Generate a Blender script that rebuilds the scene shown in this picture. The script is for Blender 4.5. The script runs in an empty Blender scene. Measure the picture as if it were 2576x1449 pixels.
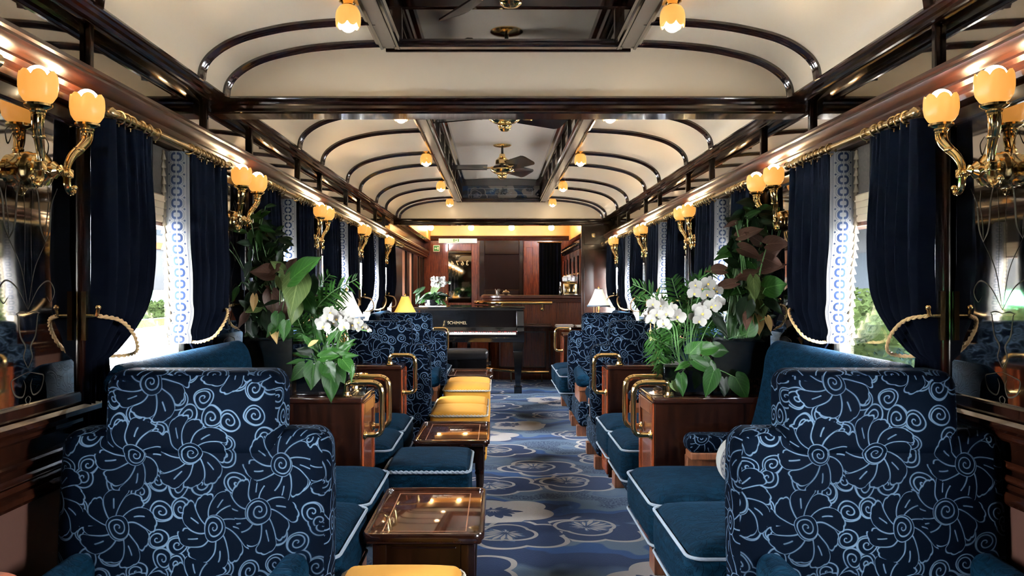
import bpy, bmesh, math, random
from mathutils import Vector, Matrix
PI = math.pi
sin, cos = math.sin, math.cos
random.seed(7)
scene = bpy.context.scene
C = scene.collection

# ------------------------------------------------------------------ camera, sky, exposure
F = 2003.0                       # focal length in pixels of the 2576 wide frame
CX, CH = -0.05, 1.25             # camera stands a little left of the carriage axis
cd = bpy.data.cameras.new('camera')
cam = bpy.data.objects.new('camera', cd)
C.objects.link(cam)
cam.location = (CX, 0, CH)
cam.rotation_euler = (PI / 2, 0, 0)
cd.sensor_width = 36
cd.lens = F / 2576 * 36
cd.shift_x = (1288 - 1250) / 2576
cd.clip_start = 0.05
scene.camera = cam

w = bpy.data.worlds.new('sky')
scene.world = w
w.use_nodes = True
bg = w.node_tree.nodes['Background']
bg.inputs['Color'].default_value = (0.94, 0.965, 1.0, 1)
bg.inputs['Strength'].default_value = 68.0
scene.view_settings.view_transform = 'Standard'
scene.view_settings.look = 'None'
scene.view_settings.exposure = 1.95
scene.view_settings.gamma = 1.0
scene.view_settings.use_curve_mapping = False
cy = scene.cycles
cy.max_bounces = 7
cy.diffuse_bounces = 4
cy.glossy_bounces = 4
cy.transmission_bounces = 5
cy.transparent_max_bounces = 10
cy.caustics_reflective = False
cy.caustics_refractive = False
cy.sample_clamp_indirect = 6.0
cy.use_denoising = True


def portal(sx, y):
    l = bpy.data.lights.new('window_daylight_portal', 'AREA')
    l.shape = 'RECTANGLE'
    l.size, l.size_y = 0.76, 0.95
    l.cycles.is_portal = True
    o = bpy.data.objects.new('window_daylight_portal', l)
    C.objects.link(o)
    o.location = (sx * 1.43, y, 1.3)
    o.rotation_euler = (PI / 2, 0, -sx * PI / 2 + PI)
    o.rotation_euler = Vector((-sx, 0, 0)).to_track_quat('-Z', 'Y').to_euler()


# ------------------------------------------------------------------ helpers
def P(px, py, Y):
    """a point of the place seen at that pixel of the photograph, Y metres down the carriage"""
    return Vector((CX + (px - 1250) * Y / F, Y, CH + (725 - py) * Y / F))


class MB:
    def __init__(s):
        s.v, s.f, s.m, s.uv = [], [], [], []

    def add(s, verts, faces, mi=0, uv=None):
        n = len(s.v)
        s.v += [tuple(p) for p in verts]
        s.f += [tuple(i + n for i in f) for f in faces]
        s.m += [mi] * len(faces)
        s.uv += uv if uv else [(0, 0)] * len(verts)
        return s

    def box(s, lo, hi, mi=0):
        x0, y0, z0 = [min(a, b) for a, b in zip(lo, hi)]
        x1, y1, z1 = [max(a, b) for a, b in zip(lo, hi)]
        return s.add([(x0, y0, z0), (x1, y0, z0), (x1, y1, z0), (x0, y1, z0), (x0, y0, z1), (x1, y0, z1), (x1, y1, z1), (x0, y1, z1)],
                     [(0, 3, 2, 1), (4, 5, 6, 7), (0, 1, 5, 4), (1, 2, 6, 5), (2, 3, 7, 6), (3, 0, 4, 7)], mi)

    def rbox(s, lo, hi, r, seg=3, mid=4, bt=0.0, bs=0.0, mi=0, fn=None):
        """box with rounded edges; bt lifts the top like a stuffed cushion, bs swells the sides"""
        lo = [min(a, b) for a, b in zip(lo, hi)], [max(a, b) for a, b in zip(lo, hi)]
        lo, hi = lo
        c = [(a + b) / 2 for a, b in zip(lo, hi)]
        h = [(b - a) / 2 for a, b in zip(lo, hi)]
        r = min(r, min(h) * 0.999)

        def ticks(k):
            a = [-h[k] + r * i / seg for i in range(seg)]
            m = [-(h[k] - r) + 2 * (h[k] - r) * i / mid for i in range(mid + 1)]
            return a + m + [-t for t in reversed(a)]
        for ax in range(3):
            u, v = (ax + 1) % 3, (ax + 2) % 3
            tu, tv = ticks(u), ticks(v)
            for sg in (-1, 1):
                vs = []
                for a in tu:
                    for b in tv:
                        p = [0, 0, 0]
                        p[ax], p[u], p[v] = sg * h[ax], a, b
                        q = [max(-(h[k] - r), min(h[k] - r, p[k])) for k in range(3)]
                        d = Vector([p[k] - q[k] for k in range(3)])
                        d.normalize()
                        o = [q[k] + r * d[k] for k in range(3)]
                        n = [o[k] / h[k] for k in range(3)]
                        o[2] += bt * max(0, n[2]) * (1 - n[0] ** 4) * (1 - n[1] ** 4)
                        if bs:
                            o[0] += bs * n[0] * (1 - n[1] ** 4) * (1 - n[2] ** 2)
                            o[1] += bs * n[1] * (1 - n[0] ** 4) * (1 - n[2] ** 2)
                        o = [o[k] + c[k] for k in range(3)]
                        vs.append(fn(o) if fn else o)
                nv = len(tv)
                fs = []
                for i in range(len(tu) - 1):
                    for j in range(nv - 1):
                        q = (i * nv + j, (i + 1) * nv + j, (i + 1) * nv + j + 1, i * nv + j + 1)
                        fs.append(q if sg > 0 else q[::-1])
                s.add(vs, fs, mi)
        return s

    def grid(s, fn, nu, nv, mi=0, uvfn=None, wrap=False):
        vs, uv = [], []
        for i in range(nu + 1):
            for j in range(nv + 1):
                vs.append(fn(i / nu, j / nv))
                uv.append(uvfn(i / nu, j / nv) if uvfn else (0, 0))
        k = nv + 1
        fs = [(i * k + j, (i + 1) * k + j, (i + 1) * k + j + 1, i * k + j + 1) for i in range(nu) for j in range(nv)]
        return s.add(vs, fs, mi, uv)

    def prism(s, prof, a0, a1, axis='y', mi=0, sx=1, off=0.0):
        """closed (d,z) profile drawn along an axis; for axis y the profile's first number is x"""
        n = len(prof)
        vs = []
        for a in (a0, a1):
            for (d, z) in prof:
                vs.append((off + sx * d, a, z) if axis == 'y' else (a, off + sx * d, z) if axis == 'x' else (off + sx * d, z, a))
        fs = [(i, (i + 1) % n, n + (i + 1) % n, n + i) for i in range(n)]
        fs += [tuple(range(n))[::-1], tuple(range(n, 2 * n))]
        return s.add(vs, fs, mi)

    def sweep(s, path, sec, nrm, mi=0, closed=False):
        """section (a along the binormal, b along the normal) along a path; nrm(i, p, t) gives the normal"""
        n = len(path)
        m = len(sec)
        vs = []
        for i, p in enumerate(path):
            p = Vector(p)
            a, b = path[(i - 1) % n] if (closed or i) else path[0], path[(i + 1) % n] if (closed or i < n - 1) else path[-1]
            t = (Vector(b) - Vector(a)).normalized()
            nn = Vector(nrm(i, p, t)).normalized()
            bi = t.cross(nn)
            for (u, v) in sec:
                vs.append(p + bi * u + nn * v)
        fs = []
        for i in range(n if closed else n - 1):
            i2 = (i + 1) % n
            for j in range(m):
                fs.append((i * m + j, i2 * m + j, i2 * m + (j + 1) % m, i * m + (j + 1) % m))
        if not closed:
            fs += [tuple(range(m))[::-1], tuple(range((n - 1) * m, n * m))]
        return s.add(vs, fs, mi)

    def tube(s, path, r, n=10, mi=0, closed=False, flute=0.0, twist=0.0):
        path = [Vector(p) for p in path]
        k = len(path)
        nn = None
        vs = []
        for i, p in enumerate(path):
            a = path[(i - 1) % k] if (closed or i) else path[0]
            b = path[(i + 1) % k] if (closed or i < k - 1) else path[-1]
            t = (b - a).normalized()
            if nn is None:
                nn = t.orthogonal().normalized()
            nn = (nn - t * nn.dot(t)).normalized()
            bi = t.cross(nn)
            rr = r[i] if isinstance(r, (list, tuple)) else r
            for j in range(n):
                q = 2 * PI * j / n
                x = rr * (1 + (flute if j % 2 else 0))
                q += twist * i
                vs.append(p + (nn * cos(q) + bi * sin(q)) * x)
        fs = []
        for i in range(k if closed else k - 1):
            i2 = (i + 1) % k
            for j in range(n):
                fs.append((i * n + j, i * n + (j + 1) % n, i2 * n + (j + 1) % n, i2 * n + j))
        if not closed:
            fs += [tuple(range(n))[::-1], tuple(range((k - 1) * n, k * n))]
        return s.add(vs, fs, mi)

    def lathe(s, prof, c=(0, 0, 0), n=20, axis=(0, 0, 1), mi=0, rf=None):
        ax = Vector(axis).normalized()
        u = ax.orthogonal().normalized()
        v = ax.cross(u)
        c = Vector(c)
        vs = []
        for (r, z) in prof:
            for j in range(n):
                q = 2 * PI * j / n
                rr, zz = (r, z) if rf is None else rf(r, z, q)
                vs.append(c + ax * zz + (u * cos(q) + v * sin(q)) * rr)
        m = len(prof)
        fs = [(i * n + j, i * n + (j + 1) % n, (i + 1) * n + (j + 1) % n, (i + 1) * n + j) for i in range(m - 1) for j in range(n)]
        if prof[0][0] > 1e-5:
            fs.append(tuple(range(n))[::-1])
        if prof[-1][0] > 1e-5:
            fs.append(tuple(range((m - 1) * n, m * n)))
        return s.add(vs, fs, mi)

    def ball(s, c, r, n=12, mi=0, sq=(1, 1, 1)):
        pr = [(max(1e-6, r * sin(PI * i / (n // 2 + 2))), -r * cos(PI * i / (n // 2 + 2))) for i in range(n // 2 + 3)]
        k = len(s.v)
        s.lathe(pr, (0, 0, 0), n, mi=mi)
        for i in range(k, len(s.v)):
            x, y, z = s.v[i]
            s.v[i] = (c[0] + x * sq[0], c[1] + y * sq[1], c[2] + z * sq[2])
        return s

    def build(s, name, mats, parent=None, smooth=True, uv=None, merge=False, bevel=0.0, ang=0.75):
        if not isinstance(mats, (list, tuple)):
            mats = [mats]
        off = wloc(parent) if parent is not None else Vector((0, 0, 0))
        me = bpy.data.meshes.new(name)
        me.from_pydata([tuple(Vector(p) - off) for p in s.v], [], s.f)
        me.polygons.foreach_set('material_index', s.m)
        for m in mats:
            me.materials.append(m)
        if uv == 'own':
            l = me.uv_layers.new(name='UVMap')
            for lp in me.loops:
                l.data[lp.index].uv = s.uv[lp.vertex_index]
        bm = bmesh.new()
        bm.from_mesh(me)
        if merge:
            bmesh.ops.remove_doubles(bm, verts=bm.verts, dist=1e-5)
        bmesh.ops.recalc_face_normals(bm, faces=bm.faces)
        bm.to_mesh(me)
        bm.free()
        if smooth:
            me.polygons.foreach_set('use_smooth', [True] * len(me.polygons))
            me.set_sharp_from_angle(angle=ang)
        if uv == 'box':
            l = me.uv_layers.new(name='UVMap')
            for po in me.polygons:
                n = po.normal
                ax = max(range(3), key=lambda k: abs(n[k]) * (0.9 if k == 2 else 1))
                for li in po.loop_indices:
                    p = me.vertices[me.loops[li].vertex_index].co
                    l.data[li].uv = (p.y, p.z) if ax == 0 else (p.x, p.z) if ax == 1 else (p.x, p.y)
        o = bpy.data.objects.new(name, me)
        C.objects.link(o)
        if parent is not None:
            o.parent = parent
        if bevel:
            b = o.modifiers.new('bevel', 'BEVEL')
            b.width = bevel
            b.segments = 2
            b.limit_method = 'ANGLE'
        return o


def wloc(o):
    v = Vector((0, 0, 0))
    while o is not None:
        v = v + Vector(o.location)
        o = o.parent
    return v


def tag(o, label, cat, group=None, kind=None):
    if label:
        o['label'] = label
    if cat:
        o['category'] = cat
    if group:
        o['group'] = group
    if kind:
        o['kind'] = kind
    return o


def thing(name, label, cat, loc, group=None):
    o = bpy.data.objects.new(name, None)
    o.empty_display_size = 0.05
    C.objects.link(o)
    o.location = loc
    return tag(o, label, cat, group)


def struct(o):
    o['kind'] = 'structure'
    return o


def dup(o, dloc=(0, 0, 0), label=None, parent=None):
    c = o.copy()
    C.objects.link(c)
    if parent is not None:
        c.parent = parent
    else:
        c.location = Vector(o.location) + Vector(dloc)
        if label:
            c['label'] = label
    for ch in list(o.children):
        dup(ch, parent=c)
    return c


ORD = ['first', 'second', 'third', 'fourth', 'fifth', 'sixth', 'seventh']
SIDE = {-1: 'left', 1: 'right'}
W = 1.35


def X(sx, d):
    return sx * (W - d)


def catmull(pts, n=8):
    pts = [Vector(p) for p in pts]
    q = [pts[0] * 2 - pts[1]] + pts + [pts[-1] * 2 - pts[-2]]
    out = []
    for i in range(1, len(q) - 2):
        p0, p1, p2, p3 = q[i - 1:i + 3]
        for k in range(n):
            t = k / n
            out.append(0.5 * ((2 * p1) + (p2 - p0) * t + (2 * p0 - 5 * p1 + 4 * p2 - p3) * t * t + (3 * p1 - p0 - 3 * p2 + p3) * t ** 3))
    out.append(pts[-1])
    return out


def rounded(pts, r, n=5):
    """polyline with rounded corners"""
    pts = [Vector(p) for p in pts]
    out = [pts[0]]
    for i in range(1, len(pts) - 1):
        a, b, c = pts[i - 1], pts[i], pts[i + 1]
        u, v = (a - b).normalized(), (c - b).normalized()
        k = min(r, (a - b).length * 0.49, (c - b).length * 0.49)
        p, q = b + u * k, b + v * k
        for j in range(n + 1):
            t = j / n
            out.append(p * (1 - t) ** 2 + b * 2 * t * (1 - t) + q * t * t)
    out.append(pts[-1])
    return out


# ------------------------------------------------------------------ materials
class E:
    def __init__(s, T, k):
        s.T, s.k = T, k

    def _b(s, op, o, rev=False):
        return s.T.m(op, o, s) if rev else s.T.m(op, s, o)

    def __add__(s, o): return s._b('ADD', o)
    def __radd__(s, o): return s._b('ADD', o)
    def __sub__(s, o): return s._b('SUBTRACT', o)
    def __rsub__(s, o): return s._b('SUBTRACT', o, True)
    def __mul__(s, o): return s._b('MULTIPLY', o)
    def __rmul__(s, o): return s._b('MULTIPLY', o)
    def __truediv__(s, o): return s._b('DIVIDE', o)
    def __lt__(s, o): return s._b('LESS_THAN', o)
    def __gt__(s, o): return s._b('GREATER_THAN', o)
    def abs(s): return s.T.m('ABSOLUTE', s)
    def fr(s): return s.T.m('FRACT', s)
    def sin(s): return s.T.m('SINE', s)
    def max(s, o): return s._b('MAXIMUM', o)
    def min(s, o): return s._b('MINIMUM', o)
    def sqrt(s): return s.T.m('SQRT', s)
    def pow(s, o): return s._b('POWER', o)


class T:
    """node tree of one material with small expression helpers"""
    def __init__(s, name):
        s.mat = bpy.data.materials.new(name)
        s.mat.use_nodes = True
        s.nt = s.mat.node_tree
        s.N = s.nt.nodes
        s.bsdf = s.N['Principled BSDF']

    def link(s, a, b): s.nt.links.new(a.k if isinstance(a, E) else a, b)

    def put(s, v, sock):
        if isinstance(v, E):
            s.link(v, sock)
        else:
            sock.default_value = v

    def m(s, op, a, b=None):
        n = s.N.new('ShaderNodeMath')
        n.operation = op
        s.put(a, n.inputs[0])
        if b is not None:
            s.put(b, n.inputs[1])
        return E(s, n.outputs[0])

    def coord(s, which='Object'):
        return E(s, s.N.new('ShaderNodeTexCoord').outputs[which])

    def sep(s, v):
        n = s.N.new('ShaderNodeSeparateXYZ')
        s.link(v, n.inputs[0])
        return [E(s, o) for o in n.outputs]

    def comb(s, x, y, z=0.0):
        n = s.N.new('ShaderNodeCombineXYZ')
        for i, v in enumerate((x, y, z)):
            s.put(v, n.inputs[i])
        return E(s, n.outputs[0])

    def noise(s, v, scale, detail=2.0, rough=0.5):
        n = s.N.new('ShaderNodeTexNoise')
        s.link(v, n.inputs['Vector'])
        n.inputs['Scale'].default_value = scale
        n.inputs['Detail'].default_value = detail
        n.inputs['Roughness'].default_value = rough
        return E(s, n.outputs['Fac']), E(s, n.outputs['Color'])

    def voro(s, v, rnd):
        n = s.N.new('ShaderNodeTexVoronoi')
        n.voronoi_dimensions = '2D'
        n.inputs['Scale'].default_value = 1.0
        n.inputs['Randomness'].default_value = rnd
        s.link(v, n.inputs['Vector'])
        return E(s, n.outputs['Position']), E(s, n.outputs['Color'])

    def step(s, v, a, b):
        n = s.N.new('ShaderNodeMapRange')
        n.interpolation_type = 'SMOOTHSTEP'
        s.put(v, n.inputs[0])
        n.inputs[1].default_value, n.inputs[2].default_value = a, b
        return E(s, n.outputs[0])

    def mix(s, f, a, b):
        n = s.N.new('ShaderNodeMix')
        n.data_type = 'RGBA'
        s.put(f, n.inputs[0])
        for v, k in ((a, 6), (b, 7)):
            s.put(v if isinstance(v, E) else (*v, 1), n.inputs[k])
        return E(s, n.outputs[2])

    def ramp(s, f, stops, const=False):
        n = s.N.new('ShaderNodeValToRGB')
        s.link(f, n.inputs[0])
        cr = n.color_ramp
        cr.interpolation = 'CONSTANT' if const else 'LINEAR'
        while len(cr.elements) < len(stops):
            cr.elements.new(0.5)
        for e, (p, c) in zip(cr.elements, stops):
            e.position, e.color = p, (*c, 1)
        return E(s, n.outputs[0])

    def bump(s, h, k, dist=0.01):
        n = s.N.new('ShaderNodeBump')
        n.inputs['Strength'].default_value = k
        n.inputs['Distance'].default_value = dist
        s.link(h, n.inputs['Height'])
        s.link(n.outputs[0], s.bsdf.inputs['Normal'])

    def set(s, **kw):
        for k, v in kw.items():
            s.put((*v, 1) if isinstance(v, tuple) and len(v) == 3 else v, s.bsdf.inputs[k.replace('_', ' ')])
        return s


def plain(name, col, rough=0.5, metal=0.0, var=0.12, scale=12.0, **kw):
    t = T(name)
    f, _ = t.noise(t.coord(), scale, 3.0)
    lo = tuple(c * (1 - var) for c in col)
    hi = tuple(min(1, c * (1 + var)) for c in col)
    t.set(Base_Color=t.mix(f, lo, hi), Roughness=rough, Metallic=metal, **kw)
    return t.mat


def wood(name, dark, light, stretch=(8, 1.2, 8), rough=0.16, coat=1.0):
    t = T(name)
    x, y, z = t.sep(t.coord())
    f, _ = t.noise(t.comb(x * stretch[0], y * stretch[1], z * stretch[2]), 5.0, 4.0, 0.6)
    g, _ = t.noise(t.comb(x * stretch[0] * 5, y * stretch[1] * 2, z * stretch[2] * 5), 6.0, 2.0)
    c = t.mix(t.step(f * 0.7 + g * 0.3, 0.36, 0.66), dark, light)
    t.set(Base_Color=c, Roughness=rough)
    t.bsdf.inputs['Coat Weight'].default_value = coat
    t.bsdf.inputs['Coat Roughness'].default_value = 0.06
    return t.mat


def velvet(name, base, line, glow, sheen=0.35, lw=0.0125, S=5.0, mode=0):
    """cut velvet: spiral-hearted flowers in a scroll ground, drawn by lines of another nap"""
    t = T(name)
    uv = t.coord('UV')
    x, y, _ = t.sep(uv)
    nf, nc = t.noise(uv, 9.0, 1.0)
    n1, n2, _ = t.sep(nc)
    x = x + (n1 - 0.5) * 0.035
    y = y + (n2 - 0.5) * 0.035

    def cell(S, rnd, ox):
        u, v = x * S + ox, y * S + ox * 0.37
        pos, col = t.voro(t.comb(u, v), rnd)
        px, py, _ = t.sep(pos)
        dx, dy = u - px, v - py
        r = (dx * dx + dy * dy).sqrt()
        a = t.m('ARCTAN2', dy, dx) / (2 * PI)
        c1, c2, c3 = t.sep(col)
        return r, a, c1, c2
    r, a, c1, c2 = cell(S, 0.62, 3.1)
    rc = 0.15 + c2 * 0.05
    core = (r / rc)
    sp = (core * 2.35 - a + c1).fr()
    d_sp = (sp - 0.5).abs() * 0.075                 # distance to the spiral line, in cells
    ring = (r - rc).abs()
    d_core = d_sp.min(ring)
    # curved petals
    ph = (a * 9.0 + r * 2.2 + c1 * 9.0)
    fp = ph.fr()
    d_sep = (0.5 - (fp - 0.5).abs()) * (r * 0.7)
    lob = (1.0 - (fp * 2 - 1) * (fp * 2 - 1)).max(0.0).sqrt()
    R = 0.36 + lob * 0.09 + ((ph * 0.5).fr() > 0.5) * 0.055 + c2 * 0.04 + (fp * 3 * PI).sin().abs() * 0.014
    d_tip = (r - R).abs()
    # a short inner curl in each petal
    d_in = (fp - 0.42 - (r - 0.3) * 1.1).abs() * r * 0.7 + (((r - 0.33).abs() - 0.06).max(0.0)) + ((ph * 0.5).fr() < 0.5) * 0.2
    in_core = r < rc
    in_pet = (r < R) * (1 - in_core)
    d_pet = d_sep.min(d_tip).min(d_in)
    # small scrolls between the flowers
    r2, a2, e1, e2 = cell(S * 3.1, 0.8, 11.7)
    s2 = (r2 / 0.42 * 1.9 - a2 + e1).fr()
    d_s2 = (((s2 - 0.5).abs() * 0.22).max(r2 - 0.42)).min((r2 - 0.42).abs()) / 3.1
    d = d_core * in_core + d_pet * in_pet + d_s2.min(d_tip) * (1 - in_core) * (1 - in_pet)
    mask = 1 - t.step(d, lw * 0.35, lw)
    gl, _ = t.noise(uv, 38.0, 2.0)
    big, _ = t.noise(uv, 3.0, 2.0)
    soft = 1 - t.step(d, lw * 0.6, lw * 3.2)
    gx, gy, _ = t.sep(uv)
    nap, _ = t.noise(t.comb(gx * 0.6, gy * 2.4), 26.0, 4.0, 0.65)
    if mode == 0:
        col = t.mix(soft * 0.55, base, glow)
        col = t.mix(mask * (0.12 + gl * 0.45 + t.step(big, 0.3, 0.62) * 0.55), col, line)
        col = t.mix(t.step(big, 0.45, 0.75) * 0.25, col, glow)
    else:
        col = t.mix(t.step(nap, 0.3, 0.72), base, glow)
        col = t.mix(mask * 0.55, col, line)
    t.set(Base_Color=col, Roughness=0.75)
    t.bsdf.inputs['Sheen Weight'].default_value = sheen
    t.bsdf.inputs['Sheen Roughness'].default_value = 0.35
    t.bsdf.inputs['Sheen Tint'].default_value = (0.25, 0.5, 0.85, 1)
    t.bsdf.inputs['Specular IOR Level'].default_value = 0.015
    t.bump(mask * (0.5 if mode == 0 else -0.6) + nap * 0.25, 0.5, 0.004)
    return t.mat


def carpet_mat(name, k=1.0, rough=0.95, sheen=0.10):
    t = T(name)
    co = t.coord()
    X0, Y0, Z0 = t.sep(co)
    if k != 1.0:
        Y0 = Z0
    x, y = X0 * k, Y0 * k
    v = t.comb(x, y)
    nf, nc = t.noise(v, 1.9, 2.0)
    n1, n2, n3 = t.sep(nc)
    # flowing ground
    b = (y * 1.35 + (n1 - 0.5) * 1.5 + x * 0.25).fr()
    navy, blue, sage, grey, cream = (0.0032, 0.008, 0.024), (0.0055, 0.024, 0.072), (0.042, 0.061, 0.075), (0.024, 0.040, 0.066), (0.17, 0.152, 0.13)
    ground = t.ramp(b, [(0.0, navy), (0.15, navy), (0.17, blue), (0.27, blue), (0.29, sage), (0.38, sage), (0.40, sage), (0.68, sage), (0.70, grey), (0.80, sage), (0.86, grey), (0.93, navy)])
    st, _ = t.noise(t.comb(x * 0.8, y * 1.3), 85.0, 1.0)
    stip = t.step(st, 0.46, 0.50) * t.step(b, 0.38, 0.44) * (1 - t.step(b, 0.62, 0.68))
    ground = t.mix(stip, ground, navy)
    tone, _ = t.noise(v, 130.0, 2.0)

    def flower(S, rnd, ox, col, lim, ly=1.15):
        u, w_ = x * S + ox, y * S * ly + ox * 0.7
        pos, c = t.voro(t.comb(u, w_), rnd)
        px, py, _ = t.sep(pos)
        c1, c2, c3 = t.sep(c)
        dx, dy = u - px, w_ - py
        dx = dx + (n2 - 0.5) * 0.12
        r = (dx * dx + dy * dy).sqrt()
        a = t.m('ARCTAN2', dy, dx) / (2 * PI)
        lobe = ((a * 5 * PI + c1 * 6).sin()).abs()
        R = 0.31 + lobe * 0.10
        inside = r < R
        out = (r < R + 0.045) * (1 - inside)
        # second inner petal outline, off centre
        dx2, dy2 = dx + 0.10, dy - 0.04
        r2 = (dx2 * dx2 + dy2 * dy2).sqrt()
        a2 = t.m('ARCTAN2', dy2, dx2) / (2 * PI)
        line2 = ((r2 - (0.20 + ((a2 * 3 * PI + c1 * 4).sin()).abs() * 0.05)).abs() < 0.016)
        # feathered leaves: rays of cream lozenges edged in grey
        pa = a2 * 17 + (n1 - 0.5) * 0.6
        ph = pa.fr()
        edge = (ph - 0.5).abs()
        idx = pa - ph
        Lr = 0.135 + ((idx * 2.4 + c1 * 9).sin()) * 0.03 + ((a2 * 2 * PI + c1 * 6.28).sin()) * 0.085
        q = (r2 - Lr * 0.62) / (Lr * 0.42)
        feather = edge < (0.34 * (1.0 - q * q))
        q2 = (r2 - Lr * 0.66) / (Lr * 0.60)
        halo = edge < (0.62 * (1.0 - q2 * q2))
        pale = c3 > 0.74
        body = t.mix(halo, t.mix(pale, navy, cream), t.mix(pale, grey, navy))
        body = t.mix(feather, body, t.mix(pale, cream, navy))
        body = t.mix(line2 * (1 - pale), body, cream)
        has = c2 > lim
        col = t.mix(out * has, col, cream)
        return t.mix(inside * has, col, body)
    col = flower(1.55, 0.75, 0.35, ground, 0.12)
    col = t.mix(tone * 0.45, col, t.mix(0.5, col, navy))
    t.set(Base_Color=col, Roughness=rough)
    t.bsdf.inputs['Sheen Weight'].default_value = sheen
    t.bsdf.inputs['Sheen Tint'].default_value = (0.5, 0.65, 1.0, 1)
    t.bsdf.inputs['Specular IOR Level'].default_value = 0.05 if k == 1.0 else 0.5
    if k == 1.0:
        t.bump(tone, 0.35, 0.004)
    return t.mat


def band_mat():
    """woven braid: chain of split links between thin lines; u across, v in links"""
    t = T('link_braid')
    u, v, _ = t.sep(t.coord('UV'))
    x = (u - 0.5) * 2.15
    y = v.fr() - 0.5

    def rb(hx, hy, r):
        ax, ay = (x.abs() - (hx - r)).max(0.0), (y.abs() - (hy - r)).max(0.0)
        return (ax * ax + ay * ay).sqrt() - r
    link = (rb(0.40, 0.29, 0.24).abs() < 0.10) * (x.abs() > 0.06)
    thin = (rb(0.62, 0.44, 0.34).abs() < 0.022) * (y.abs() < 0.42)
    neck = ((x.abs() - 0.20).abs() < 0.03) * (y.abs() > 0.40)
    dia = ((x.abs() - 0.66).abs() + (y.abs() - 0.5).abs()) < 0.10
    side = ((x.abs() - 0.86).abs() < 0.022).max((x.abs() - 0.96).abs() < 0.012)
    mk = link.max(dia).max(thin * 0.6).max(neck * 0.6).max(side * 0.8)
    f, _ = t.noise(t.coord(), 300.0, 1.0)
    col = t.mix(mk, t.mix(f, (0.115, 0.115, 0.11), (0.155, 0.155, 0.148)), (0.008, 0.014, 0.035))
    t.set(Base_Color=col, Roughness=0.85)
    t.bsdf.inputs['Specular IOR Level'].default_value = 0.03
    return t.mat


def glass(name, tint=(1, 1, 1), gloss=0.12):
    t = T(name)
    N = t.N
    tr = N.new('ShaderNodeBsdfTransparent')
    tr.inputs[0].default_value = (*tint, 1)
    gl = N.new('ShaderNodeBsdfGlossy')
    gl.inputs['Roughness'].default_value = 0.02
    fr = N.new('ShaderNodeFresnel')
    fr.inputs[0].default_value = 1.45
    mx = N.new('ShaderNodeMixShader')
    f = E(t, fr.outputs[0]) * gloss * 8
    t.link(f.min(1.0), mx.inputs[0])
    t.link(tr.outputs[0], mx.inputs[1])
    t.link(gl.outputs[0], mx.inputs[2])
    t.link(mx.outputs[0], N['Material Output'].inputs[0])
    return t.mat


def mirror(name, col, rough=0.03):
    t = T(name)
    f, _ = t.noise(t.coord(), 3.0, 1.0)
    t.set(Base_Color=t.mix(f, tuple(c * 0.9 for c in col), col), Metallic=1.0, Roughness=rough)
    return t.mat


def glow(name, base, em, strength, rough=0.5):
    t = T(name)
    f, _ = t.noise(t.coord(), 30.0, 1.0)
    t.set(Base_Color=t.mix(f, tuple(c * 0.94 for c in base), base), Roughness=rough)
    t.bsdf.inputs['Emission Color'].default_value = (*em, 1)
    t.bsdf.inputs['Emission Strength'].default_value = strength
    return t.mat


def leafmat(name, col, vein, rough=0.38):
    t = T(name)
    u, v, _ = t.sep(t.coord('UV'))
    f, _ = t.noise(t.coord(), 22.0, 2.0)
    mid = 1 - t.step(u.abs(), 0.02, 0.07)
    side = 1 - t.step((((v - u.abs() * 0.45) * 7).fr() - 0.5).abs(), 0.02, 0.10)
    c = t.mix(f, tuple(q * 0.7 for q in col), tuple(q * 1.25 for q in col))
    c = t.mix(mid.max(side * 0.45), c, vein)
    t.set(Base_Color=c, Roughness=rough, Specular_IOR_Level=0.16)
    N = t.N
    tl = N.new('ShaderNodeBsdfTranslucent')
    t.link(c, tl.inputs[0])
    mx = N.new('ShaderNodeMixShader')
    mx.inputs[0].default_value = 0.3
    t.link(t.bsdf.outputs[0], mx.inputs[1])
    t.link(tl.outputs[0], mx.inputs[2])
    t.link(mx.outputs[0], N['Material Output'].inputs[0])
    return t.mat


M = {}
M['mahogany'] = wood('mahogany', (0.005, 0.0017, 0.001), (0.020, 0.0054, 0.0026))
M['mahogany_v'] = wood('mahogany_upright', (0.0034, 0.0012, 0.0007), (0.013, 0.0037, 0.0018), (10, 10, 0.9), 0.2, 0.12)
M['mahogany_v'].node_tree.nodes['Principled BSDF'].inputs['Specular IOR Level'].default_value = 0.35
M['redwood'] = wood('red_mahogany', (0.055, 0.0105, 0.0035), (0.19, 0.040, 0.011), (14, 14, 0.8), 0.26, 0.35)
M['redwood_y'] = wood('red_mahogany_rail', (0.014, 0.0035, 0.0017), (0.052, 0.0125, 0.005), (10, 1, 10), 0.3, 0.25)
M['tabletop'] = wood('polished_table_mahogany', (0.010, 0.0035, 0.002), (0.040, 0.012, 0.006), (8, 1.2, 8), 0.05, 0.0)
M['zebra'] = wood('ribbon_mahogany', (0.03, 0.0075, 0.0035), (0.14, 0.034, 0.012), (30, 30, 0.5), 0.26, 0.35)
M['foot'] = wood('varnished_foot_wood', (0.07, 0.024, 0.011), (0.17, 0.062, 0.026), (12, 12, 1), 0.35, 0.3)
M['soffit'] = plain('bronze_soffit', (0.13, 0.105, 0.085), 0.35, 0.0, 0.08)
M['cream'] = plain('cream_enamel', (0.90, 0.815, 0.655), 0.32, 0.0, 0.025, 1.2)
M['lantern_lit_cream'] = plain('light_lifted_cream_enamel', (0.94, 0.885, 0.79), 0.4, 0.0, 0.02, 1.2)  # same cream, lightened to stand in for the lantern ceiling's missing light
M['brass'] = plain('polished_brass', (0.83, 0.60, 0.27), 0.13, 1.0, 0.08, 30)
M['oldbrass'] = plain('satin_brass', (0.56, 0.42, 0.22), 0.26, 1.0, 0.12, 30)
M['smoke'] = mirror('smoked_mirror', (0.42, 0.37, 0.31))
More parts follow.
